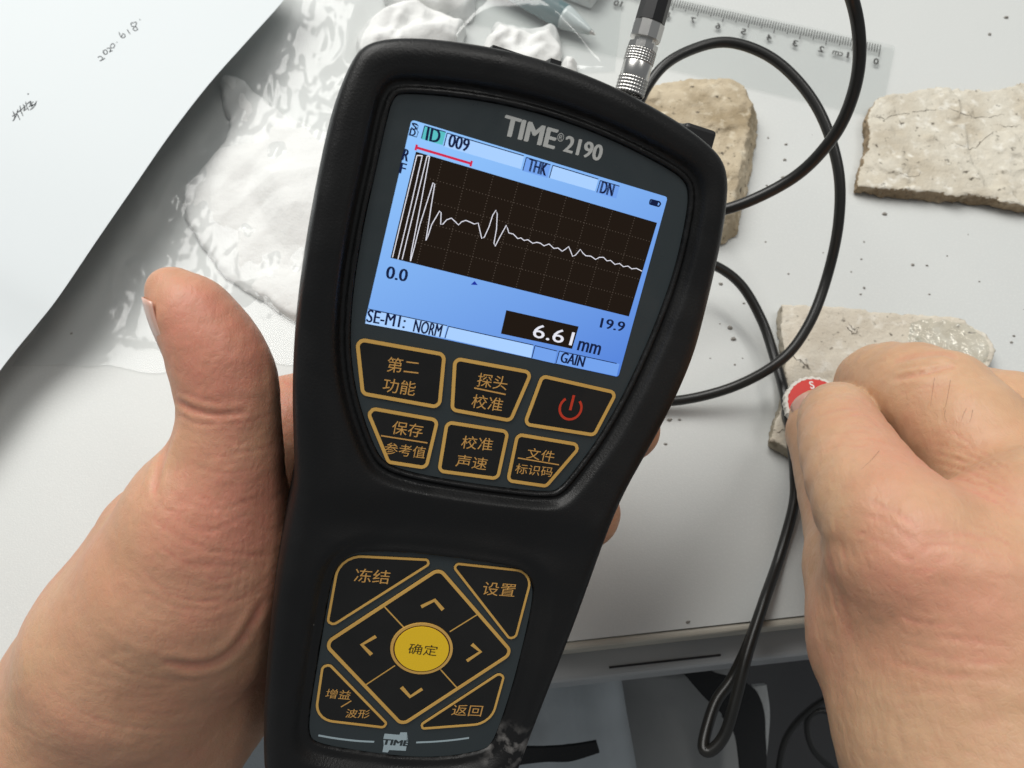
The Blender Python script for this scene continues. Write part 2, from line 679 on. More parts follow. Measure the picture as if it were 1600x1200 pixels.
M = {}
M['desk'] = mat('desk_laminate', (.60, .615, .60), .38, spec=.4, bump=[(2200, .12, .0004), (60, .05, .001)],
                var=[(14, (.57, .585, .575), .4, .75), (1400, (.615, .63, .615), .5, .65)], speck=(90, .018, (.40, .39, .37)))
M['band'] = mat('edge_band_plastic', (.50, .47, .40), .45, var=(40, (.42, .39, .33), .4, .7))
M['rail'] = mat('grey_rail_paint', (.42, .43, .43), .4, var=(18, (.36, .37, .38), .4, .7))
M['slot'] = mat('dark_slot', (.02, .02, .022), .6)
M['rubber'] = mat('black_housing', (.0062, .0062, .0064), .43, spec=.36, bump=[(2600, .22, .0003)],
                  var=(35, (.0085, .0083, .008), .45, .7), speck=(130, .018, (.45, .45, .42)), smear=(55, .13))
M['panel'] = mat('slate_panel_print', (.032, .042, .046), .38, bump=[(3500, .05, .0002)], speck=(150, .018, (.5, .5, .48)), smear=(70, .12))
M['key'] = mat('black_key_print', (.007, .0066, .006), .36, bump=[(3000, .06, .0002)], var=(60, (.010, .0095, .009), .45, .7), speck=(190, .018, (.35, .33, .3)), smear=(70, .12))
M['gold'] = mat('gold_print', (.74, .44, .11), .42, var=(70, (.66, .38, .09), .4, .7))
M['gold_dim'] = mat('gold_lettering', (.68, .37, .10), .45)
M['yellow'] = mat('yellow_print', (.98, .63, .02), .36)
M['ink'] = mat('dark_lettering', (.035, .022, .008), .5)
M['maroon'] = mat('maroon_ring', (.06, .008, .006), .4)
M['red'] = mat('red_print', (.62, .045, .015), .4)
M['silver'] = mat('silver_print', (.55, .56, .54), .4)
M['pale'] = mat('pale_print', (.42, .52, .56), .4)


def screen_mat(name, col, s=1.0):
    m_ = mat(name, (.004, .004, .004), .2, spec=.16, emit=(col, s))
    return m_


def screen_bg():
    m_ = screen_mat('screen_backlight', (.16, .30, .82))
    nt = m_.node_tree; b = nt.nodes['Principled BSDF']
    tc = nt.nodes.new('ShaderNodeTexCoord'); sp = nt.nodes.new('ShaderNodeSeparateXYZ')
    nt.links.new(tc.outputs['Generated'], sp.inputs[0])
    a = nt.nodes.new('ShaderNodeMath'); a.operation = 'SUBTRACT'
    nt.links.new(sp.outputs[1], a.inputs[0]); nt.links.new(sp.outputs[0], a.inputs[1])
    r = nt.nodes.new('ShaderNodeMapRange'); r.inputs[1].default_value = -1; r.inputs[2].default_value = 1
    nt.links.new(a.outputs[0], r.inputs[0])
    mx = nt.nodes.new('ShaderNodeMix'); mx.data_type = 'RGBA'
    nt.links.new(r.outputs[0], mx.inputs[0])
    mx.inputs[6].default_value = (.085, .22, .70, 1); mx.inputs[7].default_value = (.30, .58, 1.0, 1)
    nt.links.new(mx.outputs[2], b.inputs['Emission Color'])
    return m_


M['scr'] = screen_bg()
M['scr_white'] = screen_mat('screen_pale_field', (.40, .63, 1.0))
M['scr_teal'] = screen_mat('screen_teal_field', (.10, .52, .55))
M['scr_mid'] = screen_mat('screen_mid_field', (.17, .36, .84))
M['scr_black'] = screen_mat('screen_dark_field', (.011, .0055, .0022))  # brown in the emission imitates a warm reflection on the dark screen
M['scr_ink'] = screen_mat('screen_dark_text', (.004, .010, .05))
M['scr_red'] = screen_mat('screen_red_line', (.62, .02, .07))
M['scr_wave'] = screen_mat('screen_trace', (.80, .80, .88))
M['scr_dot'] = screen_mat('screen_grid_dots', (.085, .065, .05))
M['scr_blue'] = screen_mat('screen_blue_mark', (.01, .03, .35))

M['metal'] = mat('plug_nickel', (.60, .59, .57), .28, metal=1.0, bump=(900, .06, .0002))
M['knurl'] = mat('plug_knurl', (.55, .54, .52), .32, metal=1.0)
M['boot'] = mat('black_boot', (.012, .012, .013), .45)
M['cable'] = mat('black_cable', (.011, .011, .010), .36, spec=.5, bump=(500, .06, .0004), var=(60, (.02, .019, .016), .5, .75))
M['cap_red'] = mat('probe_red_label', (.60, .022, .012), .35)
M['cap_white'] = mat('probe_white_rim', (.70, .68, .62), .5, bump=(900, .3, .0005))
M['probe'] = mat('probe_body_plastic', (.05, .05, .05), .4)
M['paper'] = mat('white_paper', (.66, .70, .715), .8, bump=(30, .05, .002), sss=None)
M['pen_ink'] = mat('pen_ink', (.045, .05, .055), .7)
M['tissue'] = mat('tissue_paper', (.76, .765, .75), .95, spec=.1, bump=[(260, .35, .0012), (1500, .25, .0004)])
M['bag'] = film_mat('clear_bag_film', (.97, .975, .975), .11, .028, (60, .25, .003), haze=.15)
M['pouch'] = film_mat('clear_pouch_film', (.965, .975, .975), .12, .05, (30, .3, .005), haze=.08)
M['ruler'] = film_mat('clear_ruler_plastic', (.975, .98, .978), .06, .03, None, haze=.02)
M['tick'] = mat('ruler_print', (.04, .04, .038), .6)
M['crumb'] = mat('grey_crumb', (.27, .255, .23), .9)
M['pen_tip'] = mat('pen_cone_plastic', (.50, .56, .56), .22, coat=.4)
M['pen_body'] = mat('pen_teal_plastic', (.13, .20, .21), .25, coat=.4)
M['eraser'] = mat('white_plastic', (.78, .80, .80), .5)
M['cloth'] = mat('pale_grey_fabric', (.50, .54, .56), .9, bump=[(1400, .25, .0006)], var=(20, (.44, .48, .50), .4, .7))
M['cloth2'] = mat('dark_grey_fabric', (.30, .305, .30), .9, bump=[(1400, .25, .0006)], var=(14, (.25, .255, .255), .4, .7))
M['strap'] = mat('black_webbing', (.011, .012, .013), .8, bump=(1500, .4, .0005))
M['fuzzy'] = mat('white_knit', (.55, .57, .57), .95, bump=(900, .6, .001))
M['floor'] = mat('dark_floor', (.055, .055, .058), .6, var=(6, (.07, .07, .07), .4, .7))


def stone_mat(name, c1, c2, c3, streak=None, dark=(.10, .085, .065)):
    m_ = mat(name, c1, .92, spec=.2, var=[(70, c2, .42, .66), (260, c3, .56, .72), (420, dark, .63, .74)],
             bump=[(300, .5, .0012), (1300, .5, .0006)])
    if streak:
        nt = m_.node_tree
        for n in nt.nodes:
            if n.type == 'TEX_NOISE':
                mp = nt.nodes.new('ShaderNodeMapping')
                mp.inputs['Scale'].default_value = streak
                nt.links.new(nt.nodes['Texture Coordinate'].outputs['Object'], mp.inputs[0])
                nt.links.new(mp.outputs[0], n.inputs['Vector'])
    return m_


M['stone_a'] = stone_mat('tan_plaster', (.54, .46, .335), (.34, .27, .175), (.64, .57, .44))
M['stone_b'] = stone_mat('cream_plaster', (.63, .59, .50), (.52, .465, .37), (.76, .73, .65))
M['stone_c'] = stone_mat('pale_plaster', (.66, .605, .51), (.57, .51, .415), (.73, .69, .61))
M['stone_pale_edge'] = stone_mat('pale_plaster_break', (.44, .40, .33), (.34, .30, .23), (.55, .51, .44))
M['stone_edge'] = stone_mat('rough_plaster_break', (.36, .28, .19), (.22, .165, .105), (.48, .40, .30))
M['gel'] = film_mat('clear_gel', (.96, .965, .945), .05, .07, (260, .8, .003), haze=.04)


def skin_mat(name):
    m_ = bpy.data.materials.new(name); m_.use_nodes = True
    nt = m_.node_tree; b = nt.nodes['Principled BSDF']
    tc = nt.nodes.new('ShaderNodeTexCoord')
    at = nt.nodes.new('ShaderNodeAttribute'); at.attribute_name = 'flush'
    nz = nt.nodes.new('ShaderNodeTexNoise'); nz.inputs['Scale'].default_value = 55; nz.inputs['Detail'].default_value = 6
    nt.links.new(tc.outputs['Object'], nz.inputs['Vector'])
    mr = nt.nodes.new('ShaderNodeMapRange'); mr.inputs[1].default_value = .38; mr.inputs[2].default_value = .68
    nt.links.new(nz.outputs[0], mr.inputs[0])
    m1 = nt.nodes.new('ShaderNodeMix'); m1.data_type = 'RGBA'
    m1.inputs[6].default_value = (.575, .358, .218, 1); m1.inputs[7].default_value = (.53, .308, .18, 1)
    nt.links.new(mr.outputs[0], m1.inputs[0])
    m2 = nt.nodes.new('ShaderNodeMix'); m2.data_type = 'RGBA'
    nt.links.new(at.outputs['Fac'], m2.inputs[0]); nt.links.new(m1.outputs[2], m2.inputs[6])
    m2.inputs[7].default_value = (.585, .245, .168, 1)
    # mottling and fine freckles
    n2 = nt.nodes.new('ShaderNodeTexNoise'); n2.inputs['Scale'].default_value = 420; n2.inputs['Detail'].default_value = 3
    nt.links.new(tc.outputs['Object'], n2.inputs['Vector'])
    r2 = nt.nodes.new('ShaderNodeMapRange'); r2.inputs[1].default_value = .4; r2.inputs[2].default_value = .7; r2.inputs[3].default_value = 0; r2.inputs[4].default_value = .28
    nt.links.new(n2.outputs[0], r2.inputs[0])
    m3 = nt.nodes.new('ShaderNodeMix'); m3.data_type = 'RGBA'
    nt.links.new(r2.outputs[0], m3.inputs[0]); nt.links.new(m2.outputs[2], m3.inputs[6]); m3.inputs[7].default_value = (.48, .27, .165, 1)
    nt.links.new(m3.outputs[2], b.inputs['Base Color'])
    b.inputs['Roughness'].default_value = .46
    b.inputs['Specular IOR Level'].default_value = .38
    b.inputs['Subsurface Weight'].default_value = .35
    b.inputs['Subsurface Radius'].default_value = (1.0, .36, .2)
    b.inputs['Subsurface Scale'].default_value = .0022
    # fine skin relief: cells + stretched lines
    vo = nt.nodes.new('ShaderNodeTexVoronoi'); vo.inputs['Scale'].default_value = 1150; vo.feature = 'DISTANCE_TO_EDGE'
    nw = nt.nodes.new('ShaderNodeTexNoise'); nw.inputs['Scale'].default_value = 300
    nt.links.new(tc.outputs['Object'], nw.inputs['Vector'])
    va = nt.nodes.new('ShaderNodeVectorMath'); va.operation = 'MULTIPLY_ADD'
    nt.links.new(nw.outputs['Color'], va.inputs[0]); va.inputs[1].default_value = (.003, .003, .003); nt.links.new(tc.outputs['Object'], va.inputs[2])
    nt.links.new(va.outputs[0], vo.inputs['Vector'])
    rl = nt.nodes.new('ShaderNodeMapRange'); rl.inputs[1].default_value = 0; rl.inputs[2].default_value = .12
    nt.links.new(vo.outputs[0], rl.inputs[0])
    bp = nt.nodes.new('ShaderNodeBump'); bp.inputs['Strength'].default_value = .13; bp.inputs['Distance'].default_value = .0002
    nt.links.new(rl.outputs[0], bp.inputs['Height'])
    nb = nt.nodes.new('ShaderNodeTexNoise'); nb.inputs['Scale'].default_value = 190; nb.inputs['Detail'].default_value = 5
    nt.links.new(tc.outputs['Object'], nb.inputs['Vector'])
    b2 = nt.nodes.new('ShaderNodeBump'); b2.inputs['Strength'].default_value = .35; b2.inputs['Distance'].default_value = .0009
    nt.links.new(nb.outputs[0], b2.inputs['Height']); nt.links.new(bp.outputs[0], b2.inputs['Normal'])
    mp = nt.nodes.new('ShaderNodeMapping'); mp.inputs['Rotation'].default_value = (0.2, .1, math.radians(38)); mp.inputs['Scale'].default_value = (1100, 170, 600)
    nt.links.new(va.outputs[0], mp.inputs[0])
    nl = nt.nodes.new('ShaderNodeTexNoise'); nl.inputs['Scale'].default_value = 1.0; nl.inputs['Detail'].default_value = 3
    nt.links.new(mp.outputs[0], nl.inputs['Vector'])
    b3 = nt.nodes.new('ShaderNodeBump'); b3.inputs['Strength'].default_value = .3; b3.inputs['Distance'].default_value = .0004
    nt.links.new(nl.outputs[0], b3.inputs['Height']); nt.links.new(b2.outputs[0], b3.inputs['Normal'])
    nt.links.new(b3.outputs[0], b.inputs['Normal'])
    return m_


M['skin'] = skin_mat('skin')
M['nail'] = mat('nail', (.64, .40, .32), .28, coat=.25, sss=(.3, (1, .4, .25), .0015))
M['nail_edge'] = mat('nail_free_edge', (.66, .56, .44), .35)
M['hair'] = mat('fine_hair', (.14, .085, .055), .5)


# ------------------------------------------------------------------ desk and what lies below it
def box_data(lo, hi):
    x0, y0, z0 = lo; x1, y1, z1 = hi
    V = [(x0, y0, z0), (x1, y0, z0), (x1, y1, z0), (x0, y1, z0), (x0, y0, z1), (x1, y0, z1), (x1, y1, z1), (x0, y1, z1)]
    F = [(3, 2, 1, 0), (4, 5, 6, 7), (0, 1, 5, 4), (1, 2, 6, 5), (2, 3, 7, 6), (3, 0, 4, 7)]
    return np.array(V, float), F


EA, EB = at_z(880, 1003)[:2], at_z(1262, 961)[:2]      # the desk's near edge
ED = (EB - EA) / np.linalg.norm(EB - EA)                # along the edge
EN = np.array([-ED[1], ED[0]])                          # away from the sitter
desk_root = empty('desk')
tag(desk_root, 'light grey laminate desk top with beige edge strip, under everything', 'desk')


def edge_frame_box(name, u0, u1, v0, v1, z0, z1, mt, bev=.0):
    V, F = box_data((u0, v0, z0), (u1, v1, z1))
    W = np.c_[EA[0] + V[:, 0] * ED[0] + V[:, 1] * EN[0], EA[1] + V[:, 0] * ED[1] + V[:, 1] * EN[1], V[:, 2]]
    o = mesh_obj(name, W, F, mt, desk_root, smooth=False)
    if bev:
        md = o.modifiers.new('bevel', 'BEVEL'); md.width = bev * .001; md.segments = 3
    return o


edge_frame_box('tabletop', -520, 520, 0, 640, -14, 0, M['desk'])
edge_frame_box('edge_band', -520, 520, -2.2, 0, -14, -.4, M['band'], .9)
edge_frame_box('apron_rail', -520, 520, 20, 40, -95, -14.2, M['rail'], 2)
edge_frame_box('drawer_front', -200, 520, -9.5, 19.8, -48, -14.2, M['rail'], 1.5)
edge_frame_box('handle_slot', 13, 45, -7.2, -6.6, -14.25, -14.0, M['slot'])

fl, ff = box_data((-900, -900, -760), (900, 900, -740))
floor = mesh_obj('floor', fl, ff, M['floor'], smooth=False)
floor['kind'] = 'structure'


def sheet(name, quad_px, depth, mt, n=(40, 40), amp=4.0, scale=.05, seed=1, folds=None, thick=.8):
    """soft sheet spanned by four pixel corners at the given depths, with folds"""
    c = [at_depth(p[0], p[1], d) for p, d in zip(quad_px, depth)]
    U, Vv = np.meshgrid(np.linspace(0, 1, n[0]), np.linspace(0, 1, n[1]), indexing='ij')
    U, Vv = U.ravel()[:, None], Vv.ravel()[:, None]
    P = c[0] * (1 - U) * (1 - Vv) + c[1] * U * (1 - Vv) + c[2] * U * Vv + c[3] * (1 - U) * Vv
    nrm = np.cross(c[1] - c[0], c[3] - c[0]); nrm /= np.linalg.norm(nrm)
    if nrm @ FWD > 0: nrm = -nrm
    h = amp * fbm(P * scale, 3, seed)
    if folds is not None:
        h = h + folds(U[:, 0], Vv[:, 0])
    P = P + nrm * h[:, None]
    idx = np.arange(n[0] * n[1]).reshape(n)
    F = np.stack([idx[:-1, :-1], idx[1:, :-1], idx[1:, 1:], idx[:-1, 1:]], -1).reshape(-1, 4)
    o = mesh_obj(name, P, F, mt)
    md = o.modifiers.new('thickness', 'SOLIDIFY'); md.thickness = thick * .001
    return o


o = sheet('draped_cloth', [(380, 1052), (965, 1045), (1010, 1290), (340, 1290)], [250, 262, 268, 257], M['cloth'], amp=3, seed=3,
          folds=lambda u, v: 4 * np.sin(u * 34 + v * 1.5) * np.exp(-((u - .8) / .25) ** 2))
tag(o, 'pale grey cloth hanging in folds below the desk edge', 'cloth')
o = sheet('trouser_leg', [(930, 1020), (1150, 1020), (1220, 1330), (900, 1330)], [300, 300, 310, 310], M['cloth2'], amp=6, seed=5, scale=.02,
          folds=lambda u, v: 14 * np.sin(u * 3.14))
tag(o, 'dark grey cloth lap between the black strap and pale cloth', 'cloth')


def strap(name, pts, w, mt, th=1.6):
    C = catmull([at_depth(*p) for p in pts], 8)
    T = np.gradient(C, axis=0); T /= np.linalg.norm(T, axis=1)[:, None]
    S = np.cross(T, FWD); S /= np.linalg.norm(S, axis=1)[:, None]
    wv = np.interp(np.linspace(0, 1, len(C)), np.linspace(0, 1, len(w)), w)[:, None] / 2
    N = np.cross(S, T)
    n = len(C)
    V = np.vstack([C - S * wv - N * th / 2, C + S * wv - N * th / 2, C + S * wv + N * th / 2, C - S * wv + N * th / 2])
    F = []
    for i in range(n - 1):
        for a in range(4):
            b = (a + 1) % 4
            F.append((a * n + i, b * n + i, b * n + i + 1, a * n + i + 1))
    F += [(0, 3 * n, 2 * n, n), (n - 1, 2 * n - 1, 3 * n - 1, 4 * n - 1)]
    return mesh_obj(name, V, F, mt, smooth=False)


o = strap('webbing_strap', [(700, 1200, 246), (800, 1182, 246), (850, 1178, 247), (890, 1176, 246), (934, 1166, 245)], [7, 5.5, 4.5, 5, 3.6], M['strap'])
tag(o, 'short black webbing strap on pale cloth beside the gauge handle', 'strap')
o = strap('bag_strap', [(1070, 1040, 272), (1110, 1070, 270), (1155, 1100, 268), (1172, 1150, 268), (1178, 1240, 268)], [4, 9, 15, 10, 8], M['strap'], 3)
tag(o, 'wide black bag strap running down behind the cable loop', 'strap')
o = strap('knit_edge', [(1186, 1070, 275), (1191, 1110, 274), (1189, 1160, 274), (1183, 1230, 274)], [4.5, 4.5, 4, 3], M['fuzzy'], 3)
tag(o, 'narrow white knitted strip beside the black bag strap', 'strip')
for pts, lab in (([(1330, 1070, 300), (1270, 1105, 302), (1230, 1150, 304), (1216, 1210, 305), (1215, 1290, 305)], 'thin black wire on the floor side nearer the white strip'),
                 ([(1330, 1125, 310), (1285, 1110, 310), (1262, 1125, 310), (1270, 1170, 312), (1310, 1210, 312), (1360, 1250, 312)], 'thin black wire curling under the right wrist')):
    C = catmull([at_depth(*p) for p in pts], 10)
    o = tube('wire', C, 1.25, M['cable'], n=8)
    tag(o, lab, 'wire', 'thin wires below the desk')

# ------------------------------------------------------------------ the gauge
gauge = empty('thickness_gauge')
gauge.matrix_world = Matrix(((DX[0], DY[0], DZ[0], DO[0] * .001), (DX[1], DY[1], DZ[1], DO[1] * .001), (DX[2], DY[2], DZ[2], DO[2] * .001), (0, 0, 0, 1)))
tag(gauge, 'black handheld ultrasonic thickness gauge with lit blue screen and gold keys', 'gauge')

OUT_PX = [(548, 98), (566, 76), (600, 66), (650, 65), (710, 71), (770, 81), (835, 97), (900, 119), (960, 145), (1010, 172), (1052, 197), (1086, 222), (1111, 248), (1120, 280),
          (1118, 322), (1110, 374), (1098, 429), (1084, 486), (1068, 545), (1044, 603), (1018, 655), (992, 702), (966, 748), (946, 792), (930, 835), (912, 890), (892, 948),
          (868, 1010), (845, 1068), (822, 1128), (800, 1190), (770, 1240), (700, 1275), (560, 1275), (450, 1255), (415, 1210), (412, 1120), (416, 1050), (423, 970), (431, 900), (443, 832),
          (455, 775), (461, 730), (459, 680), (457, 610), (459, 540), (465, 470), (477, 385), (491, 305), (507, 225), (524, 155)]
UP_PX = [(616, 152), (632, 147), (700, 152), (770, 162), (840, 178), (910, 201), (975, 229), (1035, 260), (1066, 280), (1075, 300), (1070, 345), (1052, 425), (1022, 508), (988, 585), (960, 640),
         (930, 690), (898, 733), (876, 760), (860, 768), (780, 760), (700, 748), (640, 736), (606, 724), (590, 706), (572, 660), (558, 612), (550, 560), (549, 510), (555, 440), (570, 350), (588, 270), (604, 195)]
LO_PX = [(528, 884), (546, 865), (575, 860), (660, 864), (740, 875), (798, 884), (822, 895), (832, 916), (829, 948), (817, 1003), (800, 1070), (780, 1132), (766, 1164), (750, 1172), (700, 1181), (640, 1182), (560, 1172), (495, 1160), (483, 1146),
         (487, 1100), (497, 1040), (510, 960), (519, 912)]
outl = chaikin([L(x, y, -4) for x, y in OUT_PX], 2)
upl = chaikin([L(x, y, 0) for x, y in UP_PX], 2)
lol = chaikin([L(x, y, 0) for x, y in LO_PX], 2)
lo2, hi2 = outl.min(0) - 4, outl.max(0) + 4
FO, FU, FL = (Field2(p, lo2, hi2) for p in (outl, upl, lol))


def top_height(P):
    du, dl, do = FU(P), FL(P), FO(P)
    x, y = P[:, 0], P[:, 1]
    w_up = sstep(-66, -44, y)                       # 1 over the upper block, 0 on the handle
    t = (2.0 * sstep(1.6, 3.6, du) + .16 * np.clip(du - 2.5, 0, 8)) * w_up   # bezel climbs outward from the panel
    t = t + .95 * np.exp(-((du - .75) / .55) ** 2)  # lip round the panel
    dip = np.exp(-((y + 51.5) / 5.0) ** 2)
    t = t - 2.4 * dip * sstep(33, 12, np.abs(x))
    t = t + 2.6 * sstep(.4, 4.5, dl) * (1 - w_up) + .5 * np.exp(-((dl - .8) / .7) ** 2)
    R = 3.6
    e = np.clip(-do, 0, R)
    t = t - (R - np.sqrt(np.maximum(R * R - (R - e) ** 2, 0))) * .95
    t = np.where(np.minimum(du, dl) < .2, -.9, t)
    return t


def body_sdf(P):
    do = FO(P)
    z = P[:, 2]
    back = -30.0
    mid = (z + 9) / 22.0
    side = do + 1.6 * np.clip(-mid, 0, 2) ** 2        # sides draw in towards the back
    g = (z - top_height(P)) * .75
    f = -smin(-side, -g, .8)
    return -smin(-f, -(back - z), 5.0)


V, Q = surface_nets(body_sdf, (lo2[0], lo2[1], -33), (hi2[0], hi2[1], 8), .62, newton=2)
nt = M['rubber'].node_tree
bs = nt.nodes['Principled BSDF']
src = bs.inputs['Base Color'].links[0].from_socket
tcn = nt.nodes['Texture Coordinate']
dc = L(798, 1165, 0)
vs = nt.nodes.new('ShaderNodeVectorMath'); vs.operation = 'DISTANCE'; nt.links.new(tcn.outputs['Object'], vs.inputs[0]); vs.inputs[1].default_value = (dc[0] * .001, dc[1] * .001, .001)
ds = nt.nodes.new('ShaderNodeMapRange'); ds.inputs[1].default_value = .001; ds.inputs[2].default_value = .0075; ds.inputs[3].default_value = 1; ds.inputs[4].default_value = 0
nt.links.new(vs.outputs['Value'], ds.inputs[0])
nz = nt.nodes.new('ShaderNodeTexNoise'); nz.inputs['Scale'].default_value = 330; nz.inputs['Detail'].default_value = 6; nt.links.new(tcn.outputs['Object'], nz.inputs['Vector'])
nr = nt.nodes.new('ShaderNodeMapRange'); nr.inputs[1].default_value = .47; nr.inputs[2].default_value = .75; nt.links.new(nz.outputs[0], nr.inputs[0])
ml = nt.nodes.new('ShaderNodeMath'); ml.operation = 'MULTIPLY'; nt.links.new(ds.outputs[0], ml.inputs[0]); nt.links.new(nr.outputs[0], ml.inputs[1])
mx = nt.nodes.new('ShaderNodeMix'); mx.data_type = 'RGBA'; nt.links.new(ml.outputs[0], mx.inputs[0]); nt.links.new(src, mx.inputs[6]); mx.inputs[7].default_value = (.42, .40, .38, 1)
nt.links.new(mx.outputs[2], bs.inputs['Base Color'])
housing = mesh_obj('housing', V, Q, M['rubber'], gauge)
panel = plate('face_panel', inset(upl, -.12), -.8, 0, M['panel'], gauge)
keypad = plate('keypad_panel', inset(lol, -.12), -.8, 0, M['panel'], gauge)

# screen ---------------------------------------------------------------------------------------
S0 = .06


def C1(x, y):     # coordinates measured in the enlarged crop of the screen -> gauge mm
    return L(560 + x / 2.728, 160 + y / 2.7273)


screen = plate('screen', round_poly([L(643, 187), L(1043, 308), L(966, 589), L(570, 503)], .5, 3), 0, S0, M['scr'], gauge)


def scr_quad(name, pts, mt, z=.10):
    return plate(name, [C1(*p) for p in pts], S0, z, mt, screen)


def scr_line(name, pts, w, mt, z=.12):
    V, F = ribbon_data([C1(*p) for p in pts], w, z)
    return mesh_obj(name, V, F, mt, screen, smooth=False)


def scr_text(body, p0, p1, h, mt=None, bold=.01, z=.14):
    V, F = text_fit(body, C1(*p0), C1(*p1), h * .57, z, 0)
    u = np.array(C1(*p1)) - np.array(C1(*p0)); u = u / np.linalg.norm(u) * (.13 + bold * 5 if mt is None else .05)
    V, F = join_data([(V, F), (V + np.array([u[0], u[1], .004]), F)])
    return mesh_obj('screen_text', V, F, mt or M['scr_ink'], screen, smooth=False)


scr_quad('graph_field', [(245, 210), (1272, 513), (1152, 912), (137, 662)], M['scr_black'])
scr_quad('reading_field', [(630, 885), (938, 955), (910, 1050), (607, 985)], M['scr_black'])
scr_quad('header_field', [(282, 102), (372, 128), (358, 182), (268, 156)], M['scr_teal'])
scr_quad('header_field', [(378, 133), (705, 229), (692, 284), (364, 188)], M['scr_white'])
scr_quad('header_field', [(715, 236), (818, 267), (805, 322), (700, 292)], M['scr_mid'])
scr_quad('header_field', [(828, 270), (1022, 328), (1008, 378), (814, 322)], M['scr_white'])
scr_quad('header_field', [(1030, 334), (1112, 358), (1098, 410), (1015, 386)], M['scr_mid'])
scr_quad('footer_field', [(42, 882), (378, 953), (365, 1003), (29, 942)], M['scr_white'])
scr_quad('footer_field', [(384, 956), (746, 1035), (735, 1088), (370, 1005)], M['scr_white'])
scr_quad('footer_field', [(752, 1038), (846, 1060), (835, 1112), (740, 1090)], M['scr_mid'])
scr_quad('footer_field', [(856, 1061), (1112, 1114), (1100, 1166), (842, 1112)], M['scr_mid'])
for a, b in (((282, 100), (372, 127)), ((282, 100), (268, 154)), ((378, 131), (705, 228)), ((378, 131), (364, 186)), ((715, 234), (818, 266)), ((715, 234), (700, 290)),
             ((828, 268), (1022, 327)), ((828, 268), (813, 322)), ((1030, 333), (1112, 357)), ((1030, 333), (1015, 384)), ((42, 880), (378, 951)), ((384, 954), (746, 1034)), ((384, 954), (369, 1004)),
             ((752, 1036), (846, 1059)), ((752, 1036), (739, 1088)), ((856, 1059), (1100, 1112)), ((856, 1059), (842, 1110))):
    scr_line('field_rule', [a, b], .16, M['scr_ink'], .13)
scr_line('gate_line', [(246, 192), (480, 261)], .42, M['scr_red'])
for p in ((246, 192), (480, 261)):
    scr_line('gate_end', [(p[0] + 3, p[1] - 12), (p[0] - 3, p[1] + 12)], .38, M['scr_red'], .125)
# dotted grid
UVc = [np.array(C1(*p)) for p in ((245, 210), (1272, 513), (1152, 912), (137, 662))]


def gpt(u, v):
    return UVc[0] * (1 - u) * (1 - v) + UVc[1] * u * (1 - v) + UVc[2] * u * v + UVc[3] * (1 - u) * v


parts = []
sq = np.array([(-1, -1), (1, -1), (1, 1), (-1, 1)]) * .075
for i in range(1, 10):
    for v in np.linspace(.02, .98, 38):
        parts.append((np.c_[gpt(i / 10, v) + sq, np.full(4, .115)], [(0, 1, 2, 3)]))
for j in range(1, 5):
    for u in np.linspace(.01, .99, 78):
        parts.append((np.c_[gpt(u, j / 5) + sq, np.full(4, .117)], [(0, 1, 2, 3)]))
V, F = join_data(parts)
mesh_obj('graph_grid', V, F, M['scr_dot'], screen, smooth=False)
for seg in ([(145, 660), (196, 445), (249, 226)], [(249, 226), (272, 227)], [(272, 226), (221, 450), (168, 669)], [(186, 669), (240, 445), (292, 229)], [(292, 228), (303, 230)], [(303, 229), (264, 440), (225, 640), (221, 676)],
            [(222, 676), (240, 610), (262, 520), (318, 342), (325, 348), (310, 440), (298, 520), (287, 588), (296, 570), (312, 520), (346, 462), (352, 470), (350, 520), (360, 518), (376, 500), (396, 493), (412, 508),
             (426, 522), (440, 508), (458, 503), (476, 510), (492, 518), (510, 514), (517, 545), (525, 580), (536, 574), (556, 530), (572, 480), (586, 459), (591, 475), (588, 540), (577, 600), (582, 613), (604, 570), (630, 523),
             (636, 540), (640, 556), (660, 561), (678, 580), (692, 577), (705, 588), (722, 585), (742, 600), (760, 596), (775, 600), (790, 611), (812, 603), (832, 622), (850, 620), (868, 634), (882, 625), (895, 614), (903, 632), (912, 656), (925, 650),
             (945, 626), (956, 642), (968, 653), (990, 655), (1010, 669), (1026, 660), (1044, 660), (1058, 675), (1074, 673), (1092, 690), (1112, 686), (1128, 700), (1148, 697), (1164, 709), (1184, 707), (1208, 719)]):
    V, F = ribbon_data([C1(*p) for p in seg], .16, .135)
    mesh_obj('graph_trace', V, F, M['scr_wave'], screen, smooth=False)
scr_text('S', (226, 98), (248, 105), 1.9, bold=.0); scr_text('D', (218, 124), (241, 131), 1.9, bold=.0)
scr_line('card_icon_frame', [(228, 88), (255, 100), (249, 118), (255, 126), (248, 148), (214, 138)], .14, M['scr_ink'])
scr_text('ID', (289, 132), (345, 146), 4.0); scr_text('009', (384, 160), (468, 184), 3.9)
scr_text('R', (189, 220), (212, 228), 3.4); scr_text('F', (176, 278), (198, 284), 3.2)
scr_text('THK', (722, 264), (800, 286), 3.9, bold=.015); scr_text('DN', (1032, 359), (1084, 374), 3.9, bold=.015)
scr_text('0.0', (118, 722), (206, 738), 3.9); scr_text('19.9', (1031, 938), (1131, 956), 3.4)
scr_text('SE-M1:', (36, 908), (198, 936), 4.0, bold=0); scr_text('NORM', (236, 950), (352, 974), 4.0, bold=0)
scr_text('GAIN', (862, 1084), (960, 1106), 3.6); scr_text('mm', (935, 1034), (1028, 1056), 3.4)
scr_text('6.61', (746, 970), (914, 1008), 4.6, M['scr_wave'], .005, .15)
scr_quad('cursor_mark', [(479, 776), (508, 778), (495, 761)], M['scr_blue'], .12)
bt = [C1(1242, 410), C1(1284, 421), C1(1291, 432), C1(1281, 447), C1(1237, 435)]
bto = round_poly(bt, .3, 3)
